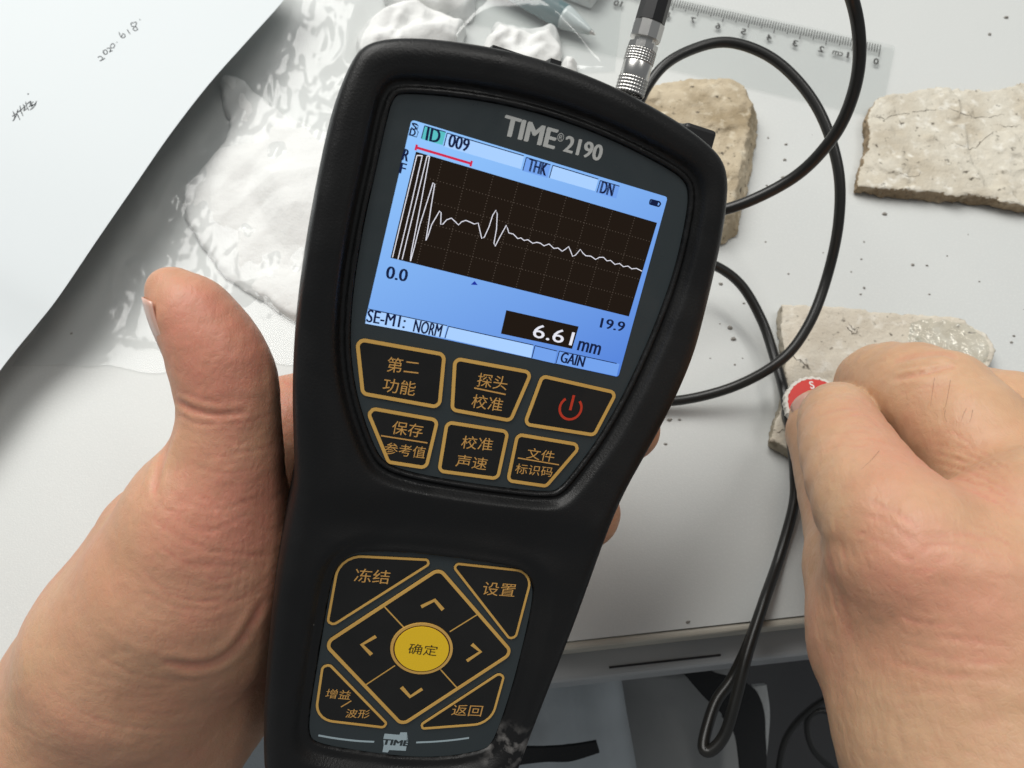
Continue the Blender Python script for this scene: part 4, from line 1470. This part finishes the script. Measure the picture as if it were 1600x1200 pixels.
def nail(parent, c, nrm, tipdir, w, ln, curve, mt, name='nail', thick=.35):
    nrm = nrm / np.linalg.norm(nrm)
    t = tipdir - nrm * (tipdir @ nrm); t /= np.linalg.norm(t)
    s = np.cross(t, nrm)
    nu, nv = 13, 13
    V = []
    for i in range(nu):
        for j in range(nv):
            u = i / (nu - 1) * 2 - 1; v = j / (nv - 1) * 2 - 1
            hw = w / 2 * (1 - .10 * max(0, -v) ** 2)
            ed = ln / 2 * (1 - .28 * u * u)
            V.append(c + s * u * hw + t * v * ed - nrm * (curve * u * u + .10 * ln * max(0, v) ** 2 * .5))
    idx = np.arange(nu * nv).reshape(nu, nv)
    F = np.stack([idx[:-1, :-1], idx[1:, :-1], idx[1:, 1:], idx[:-1, 1:]], -1).reshape(-1, 4)
    o_ = mesh_obj(name, V, F, mt, parent)
    md_ = o_.modifiers.new('thickness', 'SOLIDIFY'); md_.thickness = thick * .001; md_.offset = 0
    return o_


# left thumb nail: faces left and away from the lens, only its edge shows
tn = -RIGHT * .93 - UP * .36 - FWD * .14
tn /= np.linalg.norm(tn)
nail(hl, HP(304, 500, 147.5) + tn * 7.7, tn, HP(236, 428, 147) - HP(276, 545, 149), 11.0, 14.5, 2.4, M['nail'])
# right thumb nail looks up at the lens
rn_ = -(ray(1264, 640)) * 1.0 - RIGHT * .35 + UP * .25
rn_ = rn_ / np.linalg.norm(rn_)
nail(hr, HP(1279, 655, 204) + rn_ * 8.0, rn_, HP(1258, 598, 208) - HP(1288, 690, 200), 9.2, 11.5, 1.9, M['nail'])

# a few fine hairs on the back of the right hand
bv = BVHTree.FromPolygons([tuple(v) for v in VR], [tuple(int(i) for i in q) for q in QR])
hp = []
for pts in ([(1460, 590), (1458, 605), (1456, 618), (1454, 634)], [(1485, 594), (1482, 612), (1478, 632), (1474, 640)], [(1477, 640), (1476, 650), (1480, 660)], [(1510, 638), (1505, 648), (1502, 658)], [(1520, 640), (1518, 650), (1515, 660)],
            [(1374, 704), (1362, 718), (1346, 733)]):
    C_ = []
    for p in catmull(pts, 4):
        d = ray(*p); d = d / np.linalg.norm(d)
        hit = bv.ray_cast(Vector(CPOS), Vector(d))
        if hit[0] is not None:
            C_.append(np.array(hit[0]) - d * .18)
    if len(C_) > 3:
        V, F = tube_data(np.array(C_), np.linspace(.022, .010, len(C_)), 5)
        mesh_obj('hair', V, F, M['hair'], hr)

# ------------------------------------------------------------------ stones
def slab(name, out_px, z0, z1, top_px_z, mt, edge_mt, seed, rough=.7, top_amp=.5, step=.7, under=.0, flake=1.0):
    """broken plaster piece lying flat: outline traced on its top face"""
    poly = np.array([at_z(x, y, z1)[:2] for x, y in out_px])
    fine = []
    for i in range(len(poly)):
        a_, b_ = poly[i], poly[(i + 1) % len(poly)]
        for t in np.linspace(0, 1, 6, endpoint=False):
            fine.append(a_ * (1 - t) + b_ * t)
    fine = np.array(fine)
    F2 = Field2(fine, fine.min(0) - 5, fine.max(0) + 5, .5)

    def fun(P):
        d = F2(P)
        n_ = fbm(P * .22, 4, seed) * rough * 1.5 + fbm(P * .8, 3, seed + 9) * rough * 1.5
        zt = z1 + top_amp * fbm(np.c_[P[:, :2] * .08, P[:, 2] * 0], 4, seed + 3) + .17 * fbm(np.c_[P[:, :2] * .5, P[:, 2] * 0], 3, seed + 5)
        for kf, (sc_, th_, am_) in enumerate(((.035, .08, .9), (.07, .16, .6), (.13, .2, .35))):
            zt = zt + flake * am_ * (sstep(th_, th_ + .05, fbm(np.c_[P[:, :2] * sc_, P[:, 2] * 0], 4, seed + 60 + kf)) - .5)
        side = d + n_ + under * (z1 - P[:, 2])
        f = -smin(-side, -(P[:, 2] - zt), .6)
        return np.maximum(f, z0 - P[:, 2] + .25 * n_)
    V, Q = surface_nets(fun, (*(fine.min(0) - 4), z0 - 1), (*(fine.max(0) + 4), z1 + 3), step, newton=0)
    V, Q = biggest(V, Q)
    o_ = mesh_obj(name, V, Q, mt)
    o_.data.materials.append(edge_mt)
    N = vnormals(V, Q)
    fn = N[Q].mean(1)
    cz = V[Q].mean(1)
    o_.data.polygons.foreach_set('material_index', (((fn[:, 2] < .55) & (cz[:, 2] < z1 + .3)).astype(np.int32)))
    return o_


r1 = slab('plaster_fragment', [(975, 190), (1000, 150), (1022, 130), (1075, 122), (1142, 124), (1166, 136), (1174, 160), (1169, 200), (1157, 262), (1143, 324), (1120, 338), (1060, 322), (980, 280)], .2, 11, None, M['stone_a'], M['stone_a'], 4, .7, 1.6, under=-.5)
tag(r1, 'tan plaster fragment beside the top right corner of the gauge', 'stone')
r2 = slab('plaster_fragment', [(1356, 182), (1372, 152), (1436, 141), (1482, 134), (1540, 138), (1602, 126), (1690, 120), (1720, 200), (1700, 330), (1600, 318), (1540, 306), (1460, 300), (1400, 294), (1340, 288), (1346, 262), (1358, 228)], .2, 5.6, None, M['stone_b'], M['stone_edge'], 12, .8, .6)
tag(r2, 'large cream plaster fragment with cracks at the right of the ruler', 'stone')
r3 = slab('plaster_fragment', [(1222, 474), (1300, 477), (1360, 484), (1424, 491), (1500, 496), (1545, 525), (1558, 548), (1548, 572), (1500, 640), (1420, 700), (1300, 722), (1240, 708), (1204, 688), (1214, 655), (1226, 610), (1226, 545), (1222, 510)], .2, 5.4, None, M['stone_c'], M['stone_pale_edge'], 22, .55, .3, flake=.4)
tag(r3, 'pale plaster fragment under the probe, smeared with gel', 'stone')

# hairline cracks on the cream fragment and the pale one: shallow dark fissures following the surface
def fissures(owner, lines, w, mt, zoff=.06):
    me = owner.data
    V_ = np.empty(len(me.vertices) * 3); me.vertices.foreach_get('co', V_); V_ = V_.reshape(-1, 3) * 1000
    Qs = [tuple(p.vertices) for p in me.polygons]
    tree = BVHTree.FromPolygons([tuple(v) for v in V_], Qs)
    data = []
    for pts in lines:
        C_ = catmull(pts, 5)
        rng = np.random.default_rng(len(data) + 3)
        C_ = C_ + rng.normal(size=C_.shape) * 1.3
        W = []
        for p in C_:
            d = ray(*p); d = d / np.linalg.norm(d)
            hit = tree.ray_cast(Vector(CPOS), Vector(d))
            if hit[0] is not None: W.append(np.array(hit[0]) - d * zoff)
        if len(W) > 2:
            W = np.array(W)
            k_ = len(W)
            ww = w * (0.4 + rng.random(k_)) * np.minimum(1, np.minimum(np.arange(k_), np.arange(k_)[::-1]) * .4 + .15)
            data.append(tube_data(W, ww, 4))
    V_, F_ = join_data(data)
    return mesh_obj('crack', V_, F_, mt, owner)


M['crack'] = mat('crack_dirt', (.13, .105, .08), .95)
fissures(r2, [[(1362, 184), (1390, 182), (1420, 176), (1450, 172), (1475, 170)], [(1480, 168), (1510, 178), (1540, 184), (1570, 180)], [(1490, 222), (1520, 232), (1545, 212), (1556, 205)], [(1405, 268), (1425, 276), (1440, 268)], [(1555, 195), (1580, 198), (1598, 196)]], .10, M['crack'])
fissures(r3, [[(1228, 545), (1250, 562), (1268, 580)], [(1322, 510), (1330, 516), (1336, 522), (1340, 516)], [(1326, 505), (1334, 514), (1346, 512)], [(1208, 676), (1222, 672), (1232, 668)]], .12, M['crack'])

# gel smear on the pale fragment
gpoly = chaikin([at_z(x, y, 5.7)[:2] for x, y in [(1428, 497), (1500, 500), (1542, 525), (1553, 548), (1530, 575), (1480, 590), (1435, 570), (1416, 540), (1420, 515)]], 2)
FG = Field2(gpoly, gpoly.min(0) - 4, gpoly.max(0) + 4, .5)


def gel_f(P):
    d = FG(P) + 1.0 * fbm(np.c_[P[:, :2] * .3, P[:, 2] * 0], 3, 31)
    top = 5.5 + .9 * sstep(0, -3, d) + .55 * fbm(np.c_[P[:, :2] * .32, P[:, 2] * 0], 3, 41, True) * sstep(0, -1.5, d)
    return np.maximum(np.maximum(d, P[:, 2] - top) * .7, 5.1 - P[:, 2])


V, Q = surface_nets(gel_f, (*(gpoly.min(0) - 3), 4), (*(gpoly.max(0) + 3), 9), .5)
o = mesh_obj('gel_smear', V, Q, M['gel'])
tag(o, 'clear wet gel smear on the pale plaster fragment', 'gel')

# loose crumbs on the desk
rng = np.random.default_rng(5)
data = []
spots = [(1228, 226, 1.1), (1226, 250, 1.2), (1224, 278, 1.6), (1382, 335, 1.6), (1196, 378, .7), (1126, 444, 1.3), (1140, 512, 1.7), (1146, 530, 1.8), (1148, 570, .7), (1125, 506, .6), (1162, 474, .8), (1038, 646, 1.3), (1046, 656, 1.4), (1062, 656, 1.0), (1022, 643, .9), (1040, 694, 1.0),
         (1426, 414, 1.2), (1448, 415, .9), (1350, 450, 1.0), (1346, 405, .7), (1345, 460, .8), (1075, 972, 1.2), (1200, 216, .7), (1198, 290, .8), (1572, 28, 1.6), (1546, 54, 1.4), (1580, 535, 1.0), (1584, 525, .9), (112, 521, 1.0), (1232, 428, .7), (1330, 425, .6), (1350, 378, .7), (1286, 395, .5), (1452, 460, .7), (1480, 400, .6), (1530, 440, .7), (1160, 560, .5), (1110, 560, .5)]
for _ in range(8):
    spots.append((rng.uniform(1040, 1600), rng.uniform(190, 640), rng.uniform(.25, .55)))
for x, y, s in spots:
    s *= .8
    c = at_z(x, y, 0)
    V_ = []
    for i in range(3):
        for j in range(6):
            a_ = j / 6 * 6.283 + i * .5; r_ = s * (.55, .5, .25)[i] * rng.uniform(.6, 1.2)
            V_.append(c + np.array([r_ * math.cos(a_) * 1.3, r_ * math.sin(a_), (0.02, .3, .55)[i] * s]))
    F_ = [(i * 6 + j, i * 6 + (j + 1) % 6, (i + 1) * 6 + (j + 1) % 6, (i + 1) * 6 + j) for i in range(2) for j in range(6)] + [tuple(range(12, 18))]
    data.append((np.array(V_), F_))
V, F = join_data(data)
o = mesh_obj('plaster_crumbs', V, F, M['crumb'], smooth=False)
tag(o, 'dark plaster crumbs scattered over the desk', 'crumbs', kind='stuff')

# ------------------------------------------------------------------ ruler (seen from its back, so the print is mirrored)
ruler = empty('ruler')
tag(ruler, 'clear plastic ruler with mirrored print lying above the stones', 'ruler')
RZ = 1.4
r0, r8 = at_z(1376, 70, RZ)[:2], at_z(1056, -1, RZ)[:2]
ru = (r8 - r0) / np.linalg.norm(r8 - r0); mm = np.linalg.norm(r8 - r0) / 80
rn = np.array([ru[1], -ru[0]]) * (1 if (at_z(1362, 99, RZ)[:2] - r0) @ np.array([ru[1], -ru[0]]) > 0 else -1)
RP = lambda s, t: r0 + ru * s * mm + rn * t * mm
rpoly = round_poly([RP(-5.5, -1.2), RP(165, -1.2), RP(165, 36), RP(-4.5, 36)], 1.2, 4)
body = plate('ruler_body', rpoly, .5, RZ, M['ruler'], ruler)
data = []
for i in range(0, 151):
    ln = 6.6 if i % 10 == 0 else (5.4 if i % 5 == 0 else 4.4)
    p, q = RP(i, .0), RP(i, ln)
    data.append(ribbon_data([p, (p + q) / 2, q], .34, RZ + .04))
V, F = join_data(data)
mesh_obj('tick_marks', V, F, M['tick'], ruler, smooth=False)
for i in range(0, 14):
    w_ = .8 if i == 1 else (2.0 if i < 10 else 3.4)
    V, F = text_fit(str(i), RP(i * 10 + w_ / 2 + (1.2 if i else .6), 9.2), RP(i * 10 - w_ / 2 + (1.2 if i else .6), 9.2), 3.3, RZ + .04, .03, mirror=True, ydir=-rn)
    mesh_obj('numeral', V, F, M['tick'], ruler, smooth=False)
V, F = text_fit('cm', RP(10 + 7.0, 9.5), RP(10 + 3.0, 9.5), 2.2, RZ + .04, .02, mirror=True, ydir=-rn)
mesh_obj('unit_lettering', V, F, M['tick'], ruler, smooth=False)

# ------------------------------------------------------------------ sheet of paper, lifted at its edge
def paper_z(s, t):
    return 4 + 22 * t


pe_px = [(470, -30), (445, 8), (390, 70), (330, 138), (270, 216), (215, 296), (160, 376), (98, 468), (62, 514), (30, 553), (-10, 606), (-120, 760)]
nu, nv = 60, 40
edge = catmull([np.array([*p, 0]) for p in pe_px], 8)[:, :2]
edge = np.array([[np.interp(s, np.linspace(0, 1, len(edge)), edge[:, k_]) for k_ in (0, 1)] for s in np.linspace(0, 1, nu)])
V = []
for i in range(nu):
    s = i / (nu - 1)
    ez = 11 + 9 * math.exp(-((s - .45) / .3) ** 2)
    e3 = at_z(edge[i, 0], edge[i, 1], ez)
    for j in range(nv):
        t = j / (nv - 1)
        q = e3 + np.array([-.86, .50, 0]) * 230 * t
        q[2] = ez * (1 - .25 * t) + 2 + 2.0 * math.sin(s * 4 + t * 5) * t * (1 - t)
        V.append(q)
idx = np.arange(nu * nv).reshape(nu, nv)
F = np.stack([idx[:-1, :-1], idx[:-1, 1:], idx[1:, 1:], idx[1:, :-1]], -1).reshape(-1, 4)
V = np.array(V)
paper = mesh_obj('paper_sheet', V, F[:, ::-1], M['paper'])
tag(paper, 'white sheet of paper with handwriting at the upper left', 'paper')
ptree = BVHTree.FromPolygons([tuple(v) for v in V], [tuple(int(i) for i in q) for q in F])


def hand_writing(name, strokes, r=.16):
    data_ = []
    for pts in strokes:
        W = []
        for p in catmull(pts, 5):
            d = ray(*p); d = d / np.linalg.norm(d)
            hit = ptree.ray_cast(Vector(CPOS), Vector(d))
            if hit[0] is not None: W.append(np.array(hit[0]) - d * .08)
        if len(W) > 2:
            W = np.array(W)
            data_.append(tube_data(W, r * (.6 + .5 * np.abs(np.sin(np.arange(len(W)) * .7))), 5))
    V_, F_ = join_data(data_)
    return mesh_obj(name, V_, F_, M['pen_ink'], paper)


def T2(x, y):    # crop 6 (0,0) scale 2
    return (x / 2, y / 2)


dt = lambda *a_: [T2(*p) for p in a_]
hand_writing('handwritten_date', [
    dt((306, 180), (312, 176), (320, 180), (318, 188), (312, 190), (322, 186), (328, 182)), dt((325, 168), (322, 162), (328, 156), (335, 160), (334, 168), (327, 170), (325, 164)),
    dt((334, 152), (342, 150), (346, 156), (342, 162), (352, 158)), dt((346, 142), (352, 136), (358, 140), (356, 148), (348, 150), (345, 144)), dt((365, 132), (366, 133), (367, 132)),
    dt((372, 100), (376, 112), (382, 118), (390, 116), (390, 108), (384, 106), (380, 114)), dt((398, 92), (402, 100), (407, 106)), dt((418, 72), (410, 72), (412, 82), (424, 84), (430, 92), (422, 96), (416, 90), (424, 80), (426, 70), (418, 70)), dt((436, 60), (437, 62), (438, 61))])
hand_writing('handwritten_name', [
    dt((40, 348), (46, 360), (44, 376)), dt((38, 364), (52, 356), (62, 374)), dt((56, 342), (50, 362), (40, 378)), dt((54, 352), (66, 344)), dt((62, 330), (66, 348), (72, 362)), dt((58, 350), (72, 338), (80, 330)), dt((72, 326), (78, 336), (74, 346), (84, 340)),
    dt((80, 318), (84, 334), (90, 344)), dt((84, 326), (96, 316), (94, 326), (104, 318)), dt((90, 334), (102, 326), (98, 334), (112, 322)), dt((94, 344), (108, 332), (114, 316)), dt((86, 293), (88, 295), (89, 292))])

# ------------------------------------------------------------------ clear bag, tissues, pencil pouch
def film(name, px, zf, mt, n=90, seed=1, amp=5.0, sc=.035, ridge=.6, wobble=6, ramp=.2):
    """crumpled sheet over the region of four pixel corners on the desk; zf base height function(u,v)"""
    c = [at_z(x, y, 0) for x, y in px]
    U, W = np.meshgrid(np.linspace(0, 1, n), np.linspace(0, 1, n), indexing='ij')
    U, W = U.ravel(), W.ravel()
    P = (c[0] * ((1 - U) * (1 - W))[:, None] + c[1] * (U * (1 - W))[:, None] + c[2] * (U * W)[:, None] + c[3] * ((1 - U) * W)[:, None])
    q = np.c_[P[:, :2] * sc, np.zeros(len(P))]
    ed = np.minimum(np.minimum(U, 1 - U), np.minimum(W, 1 - W))
    wob = np.c_[fbm(q * 1.3, 3, seed + 50), fbm(q * 1.3, 3, seed + 60)] * wobble
    P[:, :2] += wob
    h = amp * (.5 + .5 * fbm(q, 3, seed)) + amp * ridge * (.5 + .5 * crumple(P[:, :2], seed + 7, 9, sc * .8, sc * 6))
    P[:, 2] = .6 + (zf(U, W) + h) * sstep(0, ramp, ed)
    idx_ = np.arange(n * n).reshape(n, n)
    F_ = np.stack([idx_[:-1, :-1], idx_[1:, :-1], idx_[1:, 1:], idx_[:-1, 1:]], -1).reshape(-1, 4)
    return mesh_obj(name, P, F_, mt)


def tissue(name, out_px, z, amp, seed, step=.9, sc=.06, hf=6, soft=6):
    """crumpled tissue: ridged, folded lump over a traced outline"""
    poly = np.array([at_z(x, y, z)[:2] for x, y in out_px])
    poly = chaikin(poly, 1)
    lo_, hi_ = poly.min(0) - 3, poly.max(0) + 3
    F2 = Field2(poly, lo_, hi_, .6)

    def fun(P):
        d = F2(P) + 1.6 * fbm(np.c_[P[:, :2] * .14, P[:, 2] * .1], 3, seed + 2)
        e = np.clip(-d, 0, 40)
        cr = crumple(P[:, :2], seed, 8, sc, sc * hf)
        h = z + amp * (1 - np.exp(-e / soft)) * (.5 + .5 * cr)
        h = h * sstep(-.5, 2.5, -d + .8)
        f = np.maximum(d, P[:, 2] - h)
        return np.maximum(f * .5, .3 - P[:, 2])
    V_, Q_ = surface_nets(fun, (*lo_, -.6), (*hi_, z + amp + 3), step, newton=1)
    V_, Q_ = biggest(V_, Q_)
    return mesh_obj(name, V_, Q_, M['tissue'])


t1 = tissue('tissue', [(338, 112), (372, 116), (430, 165), (505, 205), (560, 215), (600, 330), (560, 500), (470, 505), (430, 478), (360, 440), (305, 380), (283, 320), (290, 285), (320, 250), (358, 212), (350, 165)], 3.0, 9, 3, sc=.012, hf=4.5, soft=12)
tag(t1, 'large soft white tissue between the paper sheet and the gauge', 'tissue')
t2 = tissue('tissue', [(552, 70), (560, 42), (598, 8), (640, 2), (700, 20), (730, 30), (722, 48), (715, 68), (690, 82), (640, 100), (560, 100)], 6, 13, 14, sc=.02)
tag(t2, 'thick crumpled white tissue above the left end of the gauge', 'tissue')
t3 = tissue('tissue', [(748, 78), (768, 50), (772, 32), (800, 42), (840, 44), (862, 34), (876, 50), (878, 75), (868, 100), (830, 120), (760, 100)], 5, 11, 27, sc=.028)
tag(t3, 'small crumpled tissue against the top edge of the gauge', 'tissue')
t4 = tissue('tissue', [(876, 92), (884, 78), (896, 88), (906, 78), (904, 96), (896, 112), (880, 112)], 4, 8, 33, .6, sc=.05)
tag(t4, 'tiny torn tissue scrap between the crumpled tissue and the plug', 'tissue')
t5 = tissue('tissue', [(590, -40), (740, -40), (742, 0), (730, 22), (690, 18), (640, 6), (600, 0)], 6, 11, 44, sc=.022)
tag(t5, 'crumpled tissue cut off by the top of the picture', 'tissue')

bag = film('plastic_bag', [(16, 580), (420, -90), (640, -60), (520, 560)], lambda u, w: 1.0 + 9 * sstep(.5, .85, u) * sstep(.15, .6, w), M['bag'], n=170, seed=5, amp=2.2, ridge=1.6)
tag(bag, 'crinkled clear plastic bag between the paper and the gauge', 'bag')
pouch = film('pencil_pouch', [(650, 130), (640, -80), (990, -80), (960, 118)], lambda u, w: 10.5, M['pouch'], n=60, seed=18, amp=1.4, sc=.02, ridge=.3, wobble=3, ramp=.4)
tag(pouch, 'clear plastic pencil pouch behind the gauge', 'pouch')
pen = empty('pen')
tag(pen, 'ballpoint pen with teal barrel lying in the clear pouch', 'pen')
pt, pb = at_z(930, 54, 5), at_z(800, -20, 6)
pa = (pb - pt) / np.linalg.norm(pb - pt)
lathe('pen_point', pt, pa, [(0, .35), (.6, .55), (2.2, .9)], M['metal'], pen, 24)
lathe('pen_cone', pt, pa, [(2.0, .95), (2.4, 1.2), (8, 3.0), (13, 4.3), (14.2, 4.6)], M['pen_tip'], pen, 32, True)
lathe('pen_barrel', pt, pa, [(14.0, 4.5), (14.4, 4.75), (60, 4.9), (110, 4.9), (112, 4.2)], M['pen_body'], pen, 32)
er = empty('plastic_block')
tag(er, 'white plastic block behind the pen tip in the pouch', 'stationery')
e0 = at_z(905, -12, 2)
V, F = box_data((-9, -5, 0), (8, 22, 8))
ca, sa = math.cos(-.5), math.sin(-.5)
V = np.c_[e0[0] + V[:, 0] * ca - V[:, 1] * sa, e0[1] + V[:, 0] * sa + V[:, 1] * ca, V[:, 2] + .5]
bo = mesh_obj('block', V, F, M['eraser'], er, smooth=False)
md = bo.modifiers.new('bevel', 'BEVEL'); md.width = .0012; md.segments = 3
